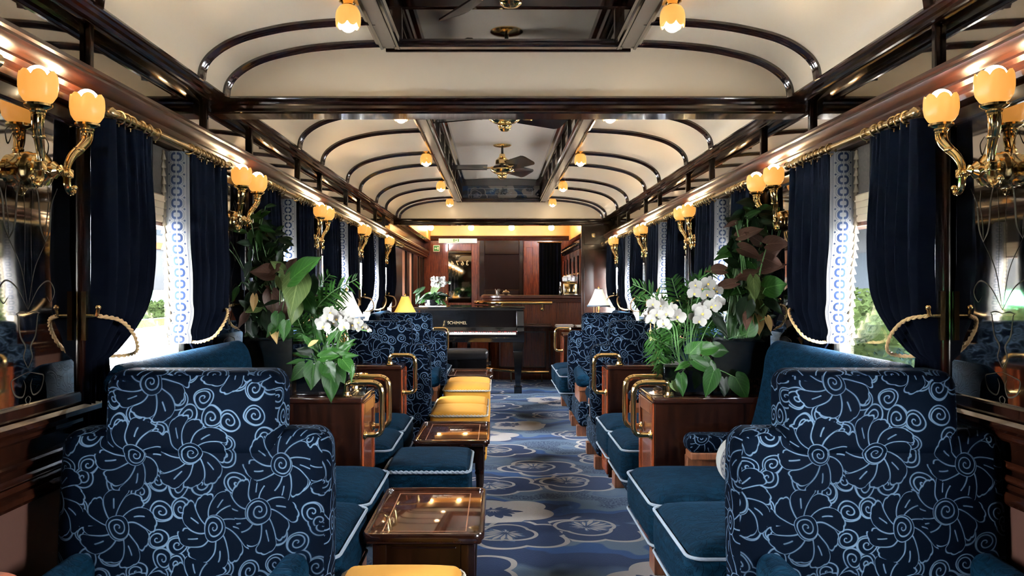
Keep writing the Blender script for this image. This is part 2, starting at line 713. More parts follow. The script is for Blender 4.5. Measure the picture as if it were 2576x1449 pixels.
M['black_mirror'] = mirror('dark_mirror', (0.50, 0.47, 0.43))
M['etch'] = plain('etched_line', (0.030, 0.026, 0.020), 0.8, Specular_IOR_Level=0.0)
M['etch_light'] = plain('pale_etched_border', (0.25, 0.27, 0.28), 0.6)
M['leather'] = plain('brown_leather', (0.042, 0.016, 0.0095), 0.55, 0.0, 0.12, 60)
M['pane'] = glass('window_glass', gloss=0.025)
M['vase_glass'] = glass('vase_glass', (0.93, 0.96, 0.95), 0.2)
M['white_frame'] = plain('cream_window_frame', (0.42, 0.39, 0.33), 0.5)
M['blind'] = plain('cream_blind', (0.70, 0.60, 0.44), 0.8)
M['net'] = plain('grey_net', (0.045, 0.039, 0.032), 0.8, 0, 0.5, 80)
M['velvet'] = velvet('cut_velvet', (0.0004, 0.0014, 0.0038), (0.064, 0.104, 0.152), (0.0009, 0.0042, 0.0105), 0.008)
M['velvet_seat'] = velvet('nap_sheen_velvet', (0.0003, 0.0029, 0.0068), (0.0003, 0.0021, 0.0048), (0.0018, 0.0130, 0.026), 0.03, 0.018, 7.5, 1)  # same velvet; the nap's sheen at this viewing angle is put into the colour
M['drape'] = plain('navy_curtain_velvet', (0.0006, 0.0014, 0.0040), 0.85, 0, 0.35, 14, Sheen_Weight=0.025)
M['drape'].node_tree.nodes['Principled BSDF'].inputs['Sheen Tint'].default_value = (0.12, 0.25, 0.6, 1)
M['drape'].node_tree.nodes['Principled BSDF'].inputs['Specular IOR Level'].default_value = 0.04
M['gold_velvet'] = plain('gold_velvet', (0.27, 0.125, 0.016), 0.75, 0, 0.16, 7, Sheen_Weight=0.03, Specular_IOR_Level=0.08)
M['gold_velvet'].node_tree.nodes['Principled BSDF'].inputs['Sheen Tint'].default_value = (1, 0.75, 0.4, 1)
M['piping'] = plain('blue_white_piping', (0.105, 0.135, 0.165), 0.8, 0, 0.2, 160)
M['rope'] = plain('cream_rope', (0.22, 0.195, 0.155), 0.8, 0, 0.3, 160)
M['tierope'] = plain('gold_rope', (0.42, 0.27, 0.12), 0.7, 0, 0.3, 160)
M['fringe'] = plain('ivory_fringe', (0.24, 0.205, 0.15), 0.9, 0, 0.2, 90, Specular_IOR_Level=0.05)
M['braid'] = band_mat()
M['carpet'] = carpet_mat('flower_carpet')
M['carpet_reflection'] = carpet_mat('painted_carpet_reflection', 2.4, 0.12, 0.0)  # carpet pattern painted in as the reflection in the lantern's end mirror
M['tulip'] = glow('frosted_amber_glass', (0.5, 0.28, 0.10), (1.0, 0.45, 0.085), 0.22, 0.35)
_n = M['tulip'].node_tree
_t = _n.nodes.new('ShaderNodeBsdfTranslucent')
_t.inputs[0].default_value = (0.030, 0.0112, 0.0018, 1)
_a = _n.nodes.new('ShaderNodeAddShader')
_n.links.new(_n.nodes['Principled BSDF'].outputs[0], _a.inputs[0])
_n.links.new(_t.outputs[0], _a.inputs[1])
_n.links.new(_a.outputs[0], _n.nodes['Material Output'].inputs[0])
M['bulb'] = glow('lit_bulb', (1, 0.9, 0.7), (1.0, 0.78, 0.48), 18.0)
M['shade_white'] = glow('lit_ivory_silk', (0.85, 0.78, 0.66), (1.0, 0.80, 0.56), 0.34, 0.8)
M['shade_amber'] = glow('lit_amber_silk', (0.5, 0.30, 0.09), (1.0, 0.48, 0.07), 0.34, 0.8)
M['trimblue'] = plain('blue_braid_trim', (0.10, 0.15, 0.22), 0.8)
M['lacquer'] = plain('black_piano_lacquer', (0.0035, 0.0035, 0.004), 0.07, 0, 0.05, 3, Coat_Weight=1.0)
M['blackleather'] = plain('black_leather', (0.006, 0.006, 0.007), 0.3, 0, 0.3, 30)
M['ivory'] = plain('white_keys', (0.8, 0.78, 0.72), 0.3)
M['black'] = plain('black_keys', (0.006, 0.006, 0.006), 0.3)
M['felt'] = plain('red_felt', (0.30, 0.02, 0.02), 0.9)
M['goldletter'] = plain('gold_letter', (0.30, 0.24, 0.14), 0.4, 0.3)
M['leaf'] = leafmat('green_leaf', (0.009, 0.036, 0.006), (0.032, 0.08, 0.02))
M['leaf_bright'] = leafmat('bright_green_leaf', (0.017, 0.066, 0.010), (0.055, 0.135, 0.03))
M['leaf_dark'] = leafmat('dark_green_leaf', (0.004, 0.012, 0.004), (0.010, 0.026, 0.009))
M['leaf_pink'] = leafmat('brownish_pink_leaf', (0.060, 0.030, 0.021), (0.10, 0.055, 0.04))
M['leaf_pale'] = leafmat('pale_green_leaf', (0.065, 0.10, 0.030), (0.14, 0.18, 0.075))
M['leaf_yellow'] = leafmat('yellow_leaf', (0.42, 0.28, 0.11), (0.5, 0.38, 0.2))
M['stem'] = plain('green_stem', (0.06, 0.15, 0.04), 0.5)
M['petal'] = plain('white_petal', (0.25, 0.245, 0.225), 0.6, 0, 0.03, 30, Specular_IOR_Level=0.1)
M['lip'] = plain('yellow_orchid_lip', (0.75, 0.50, 0.10), 0.5)
M['soil'] = plain('dark_soil', (0.012, 0.009, 0.007), 0.95, 0, 0.6, 60)
M['pebble'] = plain('brown_clay_pebble', (0.09, 0.042, 0.025), 0.8, 0, 0.4, 80)
M['bolster'] = plain('ivory_bolster_cloth', (0.20, 0.21, 0.20), 0.8, 0, 0.05)
M['white'] = plain('white_paper', (0.85, 0.85, 0.86), 0.6, 0, 0.02)
M['green_sign'] = plain('green_sign', (0.01, 0.20, 0.07), 0.5)
M['sign_white'] = glow('lit_sign_white', (0.8, 0.8, 0.75), (1.0, 0.92, 0.75), 0.06)
M['bulb_lit_cream'] = plain('bulb_lit_cream_enamel', (0.66, 0.42, 0.17), 0.35, 0, 0.03, 1)  # cream enamel with the bulbs' amber light put into its colour
M['dark_panel'] = plain('dark_lacquered_panel', (0.010, 0.0035, 0.002), 0.22, 0, 0.2, 3, Specular_IOR_Level=0.12)
M['bar_bulb'] = glow('lit_amber_bulb', (1, 0.8, 0.5), (1.0, 0.60, 0.24), 42.0)
M['pinkcloth'] = plain('pale_pink_window_cloth', (0.85, 0.62, 0.50), 0.8)
_n = M['pinkcloth'].node_tree
_t = _n.nodes.new('ShaderNodeBsdfTranslucent')
_t.inputs[0].default_value = (0.50, 0.35, 0.29, 1)
_a = _n.nodes.new('ShaderNodeMixShader')
_a.inputs[0].default_value = 0.08
_n.links.new(_n.nodes['Principled BSDF'].outputs[0], _a.inputs[1])
_n.links.new(_t.outputs[0], _a.inputs[2])
_n.links.new(_a.outputs[0], _n.nodes['Material Output'].inputs[0])
M['steel'] = plain('chrome', (0.75, 0.73, 0.70), 0.12, 1.0)
M['gravel'] = plain('grey_gravel', (0.70, 0.695, 0.68), 0.95, 0, 0.25, 9)
M['grass'] = plain('grass', (0.007, 0.014, 0.0033), 0.95, 0, 0.4, 8, Specular_IOR_Level=0.0)
M['hedge'] = plain('hedge_leaf', (0.0035, 0.0052, 0.0018), 0.9, 0, 0.6, 6, Specular_IOR_Level=0.0)
M['build1'] = plain('grey_render', (0.0080, 0.0084, 0.0088), 0.9, 0, 0.1, 1, Specular_IOR_Level=0.0)
M['build2'] = plain('dark_window_band', (0.005, 0.006, 0.007), 0.8, Specular_IOR_Level=0.0)
M['build3'] = plain('orange_band', (0.03, 0.008, 0.004), 0.8, Specular_IOR_Level=0.0)

# ------------------------------------------------------------------ setting: floor, walls, vault
YB, YE = -2.4, 14.3              # rear wall behind the camera and far wall of the bar
Y1, Y2 = 3.55, 9.70              # the two bulkheads under the ceiling
WC = [-0.28 + 1.64 * k - 0.04 for k in range(7)]          # window centres
PC = [2.18 + 1.64 * k for k in range(5)]                   # pillar centres seen from the camera
HO = 0.36                                                  # half width of a window opening
b = MB()
b.box((-1.4, YB, -0.05), (1.4, YE, 0))
struct(b.build('floor', M['carpet'], smooth=False))

BARWIN = [(10.95, 11.5), (11.85, 12.4), (13.0, 13.32), (13.42, 13.74), (13.84, 14.14)]
for sx in (-1, 1):
    b = MB()
    x0, x1 = sx * W, sx * (W + 0.07)
    b.box((x0, YB, 0), (x1, YE, 0.86))
    b.box((x0, YB, 1.78), (x1, YE, 2.14))
    ops = [(c - HO, c + HO) for c in WC[1:]] + (BARWIN if sx < 0 else [])
    y = YB
    for (a, c) in ops + [(YE, YE)]:
        b.box((x0, y, 0.86), (x1, a, 1.78))
        y = c
    struct(b.build('wall_' + SIDE[sx], M['mahogany_v'], smooth=False))
    # leather dado below the panelling
    b = MB()
    b.box((x0, YB, 0.10), (sx * (W - 0.012), Y2, 0.67))
    struct(b.build('trim_1', M['leather'], smooth=False))
    # sill and dado mouldings
    b = MB()
    for (z0, z1, d) in ((0.86, 0.895, 0.045), (0.835, 0.86, 0.03), (0.76, 0.78, 0.022), (0.725, 0.745, 0.026), (0.665, 0.70, 0.032), (0.70, 0.72, 0.02)):
        b.prism([(0, z0), (d * 0.8, z0), (d, z0 + (z1 - z0) * 0.3), (d, z0 + (z1 - z0) * 0.7), (d * 0.8, z1), (0, z1)], YB, Y2, 'y', 0, -sx, sx * W)
    b.prism([(0, 0), (0.03, 0), (0.03, 0.09), (0.02, 0.105), (0, 0.11)], YB, Y2, 'y', 0, -sx, sx * W)
    struct(b.build('trim_2', M['mahogany'], ang=0.5))
    # rail above the windows, reeded
    b = MB()
    prof = [(0, 1.795), (0.05, 1.795), (0.055, 1.81), (0.05, 1.822), (0.064, 1.828), (0.072, 1.84), (0.066, 1.85), (0.074, 1.857), (0.086, 1.868),
            (0.092, 1.882), (0.088, 1.892), (0.094, 1.898), (0.092, 1.91), (0.075, 1.916), (0, 1.916)]
    b.prism(prof, YB, YE, 'y', 0, -sx, sx * W)
    struct(b.build('trim_3', M['redwood_y'], ang=0.5))
    # cornice at the foot of the vault
    b = MB()
    prof = [(0, 2.085), (0.03, 2.072), (0.05, 2.066), (0.06, 2.07), (0.064, 2.063), (0.078, 2.062), (0.084, 2.07), (0.09, 2.066), (0.104, 2.068), (0.11, 2.076),
            (0.118, 2.077), (0.123, 2.082), (0.122, 2.089), (0.115, 2.093), (0, 2.14)]
    b.prism(prof, YB, YE, 'y', 0, -sx, sx * W)
    struct(b.build('trim_4', M['mahogany'], ang=0.5))
    # posts of the frieze
    b = MB()
    for c in [0.54 - 1.64] + [0.54] + PC:
        for e in (-0.32, 0.32):
            b.box((sx * W, c + e - 0.012, 1.91), (sx * (W - 0.03), c + e + 0.012, 2.08))
    struct(b.build('trim_5', M['mahogany_v'], bevel=0.004, smooth=False))

VP = [(1.40, 2.08), (1.235, 2.08), (1.232, 2.105), (1.226, 2.13), (1.213, 2.155), (1.19, 2.182), (1.15, 2.213), (1.10, 2.24), (1.04, 2.262), (0.96, 2.282),
      (0.87, 2.299), (0.75, 2.312), (0.63, 2.319), (0.535, 2.322)]
VP = [VP[0], VP[1]] + [tuple(p) for p in catmull([(a, c, 0) for a, c in VP[1:]], 4)][1:]
VP = [(p[0], p[1]) for p in VP]
b = MB()
for sx in (-1, 1):
    n = len(VP)
    vs = [(sx * a, y, z) for y in (YB, Y2) for (a, z) in VP]
    b.add(vs, [(i, i + 1, n + i + 1, n + i) for i in range(n - 1)])
struct(b.build('ceiling', M['cream'], ang=1.2))
# raised lantern along the middle of the roof
LZ = 2.56
b = MB()
b.grid(lambda u, v: (-0.50 + u * 1.0, YB + v * (Y2 - YB), LZ + 0.02 * (1 - (2 * u - 1) ** 2)), 10, 1)
struct(b.build('ceiling_lantern', M['lantern_lit_cream'], ang=1.2))
b = MB()
b.box((-1.38, YB - 0.02, 0), (1.38, YB, 2.62))
struct(b.build('wall_back', M['redwood'], smooth=False))
b = MB()
b.box((-1.5, YB, LZ + 0.06), (1.5, YE, LZ + 0.10))
struct(b.build('ceiling_roof', M['soffit'], smooth=False))
for sx in (-1, 1):
    b = MB()
    for (ya, yb) in ((YB, Y1 - 0.07), (Y1 + 0.07, Y2 - 0.05)):
        # rail: soffit strip between two beads, then the wall of the lantern
        b.prism([(0.49, 2.297), (0.545, 2.297), (0.545, 2.33), (0.49, 2.33)], ya, yb, 'y', 1, sx)
        b.prism([(0.545, 2.292), (0.556, 2.290), (0.562, 2.30), (0.572, 2.302), (0.576, 2.315), (0.576, 2.335), (0.545, 2.335)], ya, yb, 'y', 0, sx)
        b.prism([(0.49, 2.30), (0.484, 2.292), (0.474, 2.292), (0.470, 2.305), (0.462, 2.312), (0.466, 2.33), (0.474, 2.345), (0.50, 2.35)], ya, yb, 'y', 0, sx)
        b.box((sx * 0.49, ya, 2.32), (sx * 0.54, yb, LZ + 0.06), 0)
        b.prism([(0.49, 2.49), (0.478, 2.488), (0.470, 2.50), (0.462, 2.504), (0.456, 2.525), (0.436, 2.535), (0.43, 2.56), (0.49, 2.58)], ya, yb, 'y', 0, sx)
        k = 0
        b.box((sx * 0.4885, ya, 2.352), (sx * 0.487, yb, 2.488), 2)
        y = ya + 0.10
        while y + 0.5 < yb + 0.1:
            b.box((sx * 0.49, y - 0.02, 2.345), (sx * 0.472, y + 0.02, 2.49), 0)
            y += 0.545
    struct(b.build('trim_6', [M['mahogany'], M['soffit'], M['smoke']], ang=0.5))

def vault_z(x):
    x = abs(x)
    for (a, z), (c, z2) in zip(VP, VP[1:]):
        if c <= x <= a:
            return z + (z2 - z) * (a - x) / max(1e-6, a - c)
    return VP[-1][1]

# ribs over the vault
SEC = [(-0.024, -0.01), (-0.024, 0.010), (-0.019, 0.016), (-0.013, 0.013), (-0.007, 0.022), (0, 0.026), (0.007, 0.022), (0.013, 0.013), (0.019, 0.016), (0.024, 0.010), (0.024, -0.01)]
rib_path = VP[1:]
for sx in (-1, 1):
    b = MB()
    for y in (-0.9, -0.2, 0.75, 1.35, 2.35, 3.17, 3.46, 4.74, 5.36, 6.25, 6.84, 7.76, 8.42, 9.30, 9.60):
        path = [(sx * a, y, z) for a, z in rib_path]
        b.sweep(path, SEC, lambda i, p, t: Vector((t.z, 0, -t.x)) * (1 if sx > 0 else -1) * (-1))
    o = struct(b.build('trim_7', M['mahogany'], ang=0.5))

# bulkheads with their beams
for k, yb in enumerate((Y1, Y2)):
    b = MB()
    top = [(-a, z) for a, z in VP[1:]] + [(a, z) for a, z in reversed(VP[1:])]
    b.prism([(x, z + 0.001) for x, z in top], yb - 0.05, yb + 0.05, 'x' if False else 'y') if False else None
    n = len(top)
    vs = [(x, y, z) for y in (yb - 0.035, yb + 0.035) for x, z in top]
    b.add(vs, [tuple(range(n)), tuple(range(n, 2 * n))[::-1]] + [(n - 1, 0, n, 2 * n - 1)])
    struct(b.build('wall_bulkhead', M['cream'], smooth=False))
    b = MB()
    prof = []
    hw = 0.075
    side = [(0.055, 2.092), (0.066, 2.082), (0.058, 2.072), (0.070, 2.064), (0.064, 2.052), (0.076, 2.046), (0.076, 2.034), (0.066, 2.030), (0.070, 2.020), (0.060, 2.014)]
    prof = side + [(-a, z) for a, z in reversed(side)]
    b.prism(prof, -1.30, 1.30, 'x', 0, 1, yb)
    struct(b.build('trim_8', M['mahogany'], ang=0.5))
    # end wall of the lantern: frame and pane
    for s in ((-1, 1) if k == 0 else (-1,)):
        b = MB()
        f0 = yb + s * 0.045
        f1 = yb + s * 0.085
        b.box((-0.54, yb + s * 0.01, 2.29), (0.54, f0, LZ + 0.05))
        b.prism([(0, 2.296), (0.05, 2.296), (0.055, 2.305), (0.045, 2.313), (0.05, 2.325), (0.03, 2.338), (0, 2.345)], -0.50, 0.50, 'x', 0, s, f0)
        zt = 2.478 if k == 0 else 2.487
        b.box((-0.48, f0, zt), (0.48, f1 - s * 0.015, zt + 0.05))
        for e in (-1, 1):
            b.box((e * 0.465, f0, 2.33), (e * 0.49, f1 - s * 0.02, LZ + 0.02))
        struct(b.build('trim_9', M['mahogany'], bevel=0.003, smooth=False))
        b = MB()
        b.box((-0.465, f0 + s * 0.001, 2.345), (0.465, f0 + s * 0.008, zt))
        if k == 0:
            o = b.build('lantern_mirror', M['black_mirror'], smooth=False)
            tag(o, 'dark mirror pane closing the near ceiling lantern, reflecting a fan' if s < 0 else 'dark mirror pane on the hidden far face of the near bulkhead', 'mirror')
        else:
            r = thing('reflection_pane', 'glass pane with blue carpet reflection painted in, closing the far end of the ceiling lantern', 'glass panel', (0, f0, 2.345))
            b.build('reflection_glass', M['carpet_reflection'], r, smooth=False)
            b = MB()
            for (lo, hi) in (((-0.40, 2.375), (0.38, 2.379)), ((-0.40, 2.452), (0.38, 2.456)), ((-0.40, 2.375), (-0.396, 2.456)), ((0.376, 2.375), (0.38, 2.456))):
                b.box((lo[0], f0 - 0.0095, lo[1]), (hi[0], f0 - 0.0075, hi[1]))
            for q in range(9):
                ca = (-0.12 + 0.03 * q, 2.415 + 0.018 * sin(q * 2.1))
                b.tube([(ca[0] + 0.013 * cos(t * PI / 5), f0 - 0.009, ca[1] + 0.013 * sin(t * PI / 5)) for t in range(9)], 0.0018, 5)
            b.build('etched_border', M['etch_light'], r)

# ------------------------------------------------------------------ windows
for sx in (-1, 1):
    for k, c in enumerate(WC):
        if k == 0:
            continue
        portal(sx, c)
        r = bpy.data.objects.new('window_%d' % (k + 1), None)
        C.objects.link(r)
        r.location = (sx * W, c, 0.86)
        struct(r)
        b = MB()
        a, e = HO, 0.30
        xi, xo = sx * (W + 0.004), sx * (W + 0.05)
        b.box((xi, c - a, 0.86), (xo, c - e, 1.78))
        b.box((xi, c + e, 0.86), (xo, c + a, 1.78))
        b.box((xi, c - e, 0.86), (xo, c + e, 0.90))
        b.box((xi, c - e, 1.72), (xo, c + e, 1.78))
        struct(b.build('window_frame', M['white_frame'], r, smooth=False, bevel=0.004))
        b = MB()
        b.box((sx * (W + 0.03), c - e, 0.90), (sx * (W + 0.034), c + e, 1.72))
        struct(b.build('glass_pane', M['pane'], r, smooth=False))
for k, (a, c) in enumerate(BARWIN):
    b = MB()
    b.box((-W - 0.03, a, 0.86), (-W - 0.035, c, 1.78))
    struct(b.build('window_%d' % (k + 8), M['pinkcloth'], smooth=False))

# frieze mirrors between rail and cornice
edges = []
for c in [0.54] + PC:
    edges += [c - 0.32, c + 0.32]
for sx in (-1, 1):
    n = 0
    for i in range(1, len(edges)):
        a, c = edges[i] + 0.017, (edges[i + 1] if i + 1 < len(edges) else 9.62) - 0.017
        b = MB()
        b.box((sx * (W - 0.004), a, 1.915), (sx * (W - 0.012), c, 2.085))
        o = b.build('frieze_mirror', M['smoke'], smooth=False)
        k = (i - 1) // 2
        where = 'window' if i % 2 else 'wall sconce'
        if i == 1:
            lab = 'dark frieze mirror pane above the window beside the camera, %s wall' % SIDE[sx]
        else:
            lab = 'dark frieze mirror pane above the %s %s %s from the camera' % (ORD[(i - 3) // 2 if i % 2 else (i - 2) // 2], SIDE[sx], where)
        tag(o, lab, 'mirror', 'frieze mirror panes')

# mirrored panels on the pillars between the windows
def ornament(sx, yc):
    b = MB()
    x = sx * (W - 0.0165)
    def stroke(pts, r0=0.003, mirror_=True):
        q = catmull([(p[0], p[1], 0) for p in pts], 6)
        for s in ((1, -1) if mirror_ else (1,)):
            n = len(q)
            vs = []
            for i, p in enumerate(q):
                a, c = q[max(0, i - 1)], q[min(n - 1, i + 1)]
                t = (c - a).normalized()
                wd = r0 * 0.38 * (0.25 + sin(PI * min(1, i / (n - 1)))) 
                vs += [(x, yc + s * (p.x - t.y * wd), p.y + t.x * wd), (x, yc + s * (p.x + t.y * wd), p.y - t.x * wd)]
            b.add(vs, [(2 * i, 2 * i + 1, 2 * i + 3, 2 * i + 2) for i in range(n - 1)])
    # vase, scrolls, two tulips and a drop pendant
    stroke([(0, 1.03), (0.02, 1.06), (0.012, 1.09), (0.035, 1.12), (0.045, 1.17), (0.05, 1.18)], 0.006)
    stroke([(0.0, 1.18), (0.03, 1.185), (0.055, 1.18)], 0.004)
    stroke([(0, 1.19), (0.05, 1.25), (0.10, 1.27), (0.13, 1.24), (0.11, 1.21), (0.09, 1.225)], 0.005)
    stroke([(0, 1.19), (0.03, 1.30), (0.085, 1.38)], 0.003)
    stroke([(0.085, 1.38), (0.06, 1.42), (0.05, 1.50), (0.03, 1.55)], 0.008)
    stroke([(0.085, 1.38), (0.105, 1.42), (0.115, 1.49), (0.145, 1.54)], 0.008)
    stroke([(0.085, 1.38), (0.088, 1.43), (0.10, 1.49), (0.095, 1.53)], 0.005)
    stroke([(0.02, 1.21), (0.015, 1.45), (0.04, 1.62), (0.08, 1.68)], 0.002)
    stroke([(0.08, 1.68), (0.10, 1.66), (0.09, 1.63), (0.07, 1.66)], 0.005)
    stroke([(0, 1.02), (0.05, 1.01), (0.075, 1.0), (0.06, 0.965), (0.025, 0.955), (0.012, 0.98), (0.02, 1.0)], 0.005)
    stroke([(0, 0.955), (0.012, 0.945), (0, 0.925)], 0.004)
    return b

for sx in (-1, 1):
    for k, c in enumerate(PC):
        r = thing('mirror_panel', 'dark mirror panel behind the %s wall sconce from the camera, %s side' % (ORD[k], SIDE[sx]), 'mirror', (sx * W, c, 0.90), 'pillar mirror panels')
        b = MB()
        d0, d1 = W - 0.001, W - 0.028
        for (ya, yb, za, zb) in ((-0.32, -0.265, 0.896, 1.79), (0.265, 0.32, 0.896, 1.79), (-0.265, 0.265, 0.896, 0.935), (-0.265, 0.265, 1.74, 1.79)):
            b.box((sx * d0, c + ya, za), (sx * d1, c + yb, zb))
        b.build('frame', M['mahogany_v'], r, smooth=False, bevel=0.008)
        b = MB()
        b.box((sx * d0, c - 0.265, 0.935), (sx * (W - 0.016), c + 0.265, 1.74))
        b.build('mirror_glass', M['black_mirror'], r, smooth=False)
        if k < 3:
            ornament(sx, c).build('etched_ornament', M['etch'], r, smooth=False)

# ------------------------------------------------------------------ sconces
def tulip_prof():
    return [(0.020, 0.0), (0.034, 0.008), (0.042, 0.022), (0.0455, 0.04), (0.0455, 0.055), (0.0445, 0.066), (0.043, 0.073)]

def tulip_rf(flip=1):
    def rf(r, z, q):
        k = (z / 0.08) ** 1.6
        lob = abs(cos(q * 3.5)) ** 0.7
        return r * (1 + 0.035 * abs(cos(q * 10.5)) * min(1, z / 0.02)), flip * (z + k * (0.017 * lob - 0.005))
    return rf

def add_tulip(parent, c, flip=1):
    b = MB()
    pr = tulip_prof()
    inner = [(r - 0.003, z) for r, z in reversed(pr)]
    b.lathe(pr + inner[:-1], c, 42, rf=tulip_rf(flip))
    o = b.build('tulip_shade', M['tulip'], parent, ang=1.4)
    b = MB()
    b.ball((c[0], c[1], c[2] + flip * 0.069), 0.031, 16)
    b.build('bulb', M['bulb'], o)
    return o

def make_sconce(sx, yc):
    z0 = 1.573
    r = thing('wall_sconce', '', 'lamp', (sx * W, yc, z0), 'wall sconces')
    n = Vector((-sx, 0, 0))
    def q(s, t, d, z):
        return Vector((X(sx, d), yc + s * t, z0 + z))
    b = MB()
    b.lathe([(0.050, 0.016), (0.050, 0.024), (0.046, 0.03), (0.047, 0.05), (0.042, 0.055), (0.043, 0.066), (0.034, 0.072), (0.022, 0.078), (0.024, 0.09), (0.012, 0.1), (0.014, 0.108), (1e-6, 0.114)],
            (sx * W, yc, z0), 28, (-sx, 0, 0))
    for s in (-1, 1):
        b.tube([q(s, 0.0, 0.082, 0), q(s, 0.02, 0.084, 0), q(s, 0.03, 0.085, 0), q(s, 0.045, 0.086, 0), q(s, 0.058, 0.088, 0)], [0.014, 0.010, 0.013, 0.008, 0.011], 12)
    b.build('wall_plate', M['brass'], r)
    for s in (-1, 1):
        b = MB()
        path = catmull([q(s, 0.066, 0.088, -0.012), q(s, 0.066, 0.089, 0.022), q(s, 0.080, 0.095, 0.052), q(s, 0.104, 0.105, 0.078), q(s, 0.122, 0.113, 0.105), q(s, 0.123, 0.115, 0.138)], 5)
        k = len(path)
        b.tube(path, [0.009 + 0.0085 * (i / (k - 1)) ** 1.2 for i in range(k)], 20, flute=-0.13)
        tail = catmull([q(s, 0.066, 0.088, -0.010), q(s, 0.068, 0.088, -0.035), q(s, 0.082, 0.088, -0.052), q(s, 0.100, 0.088, -0.05), q(s, 0.106, 0.088, -0.038)], 5)
        k = len(tail)
        b.tube(tail, [0.011 - 0.006 * i / (k - 1) for i in range(k)], 16, flute=-0.1)
        b.ball(tuple(q(s, 0.106, 0.088, -0.036)), 0.0085)
        b.rbox(tuple(q(s, 0.055, 0.077, -0.013)), tuple(q(s, 0.079, 0.101, 0.013)), 0.004, 2, 1)
        b.lathe([(0.010, 0.0), (0.017, 0.004), (0.0165, 0.009), (0.020, 0.013), (0.0195, 0.017), (0.027, 0.021), (0.034, 0.026), (0.034, 0.032), (0.020, 0.033)], tuple(q(s, 0.123, 0.115, 0.120)), 24)
        m = path[len(path) * 5 // 9]
        b.ball(tuple(m), 0.0165, 12, sq=(1, 1, 0.55))
        b.build('arm', M['brass'], r, merge=True)
        add_tulip(r, tuple(q(s, 0.123, 0.115, 0.152)))
    return r

for sx in (-1, 1):
    r0 = make_sconce(sx, PC[0])
    for k, c in enumerate(PC):
        lab = 'brass wall sconce with two lit tulip shades, %s from the camera, %s wall' % (ORD[k], SIDE[sx])
        if k == 0:
            r0['label'] = lab
        else:
            dup(r0, (0, c - PC[0], 0), lab)

# tulip lamps along the lantern rails
for sx in (-1, 1):
    r0 = None
    for k in range(5):
        y = 2.97 + 1.64 * k - (0.16 if k == 4 else 0)
        lab = 'small amber tulip ceiling lamp, %s from the camera along the %s lantern rail' % (ORD[k], SIDE[sx])
        if r0 is None:
            zt = vault_z(0.605)
            r0 = thing('ceiling_lamp', lab, 'lamp', (sx * 0.605, y, zt), 'ceiling tulip lamps')
            b = MB()
            b.lathe([(0.034, 0.004), (0.034, -0.004), (0.026, -0.009), (0.022, -0.014), (0.024, -0.018), (0.012, -0.019)], (sx * 0.605, y, zt), 20)
            b.build('collar', M['brass'], r0)
            add_tulip(r0, (sx * 0.605, y, zt - 0.016), -1)
            y0 = y
        else:
            dup(r0, (0, y - y0, 0), lab)

# ------------------------------------------------------------------ curtains, rods, blinds
def lerp_table(tab, z):
    for (z0, v0), (z1, v1) in zip(tab, tab[1:]):
        if z0 >= z >= z1:
            t = (z0 - z) / (z0 - z1)
            t = t * t * (3 - 2 * t)
            return v0 + (v1 - v0) * t
    return tab[-1][1] if z < tab[-1][0] else tab[0][1]

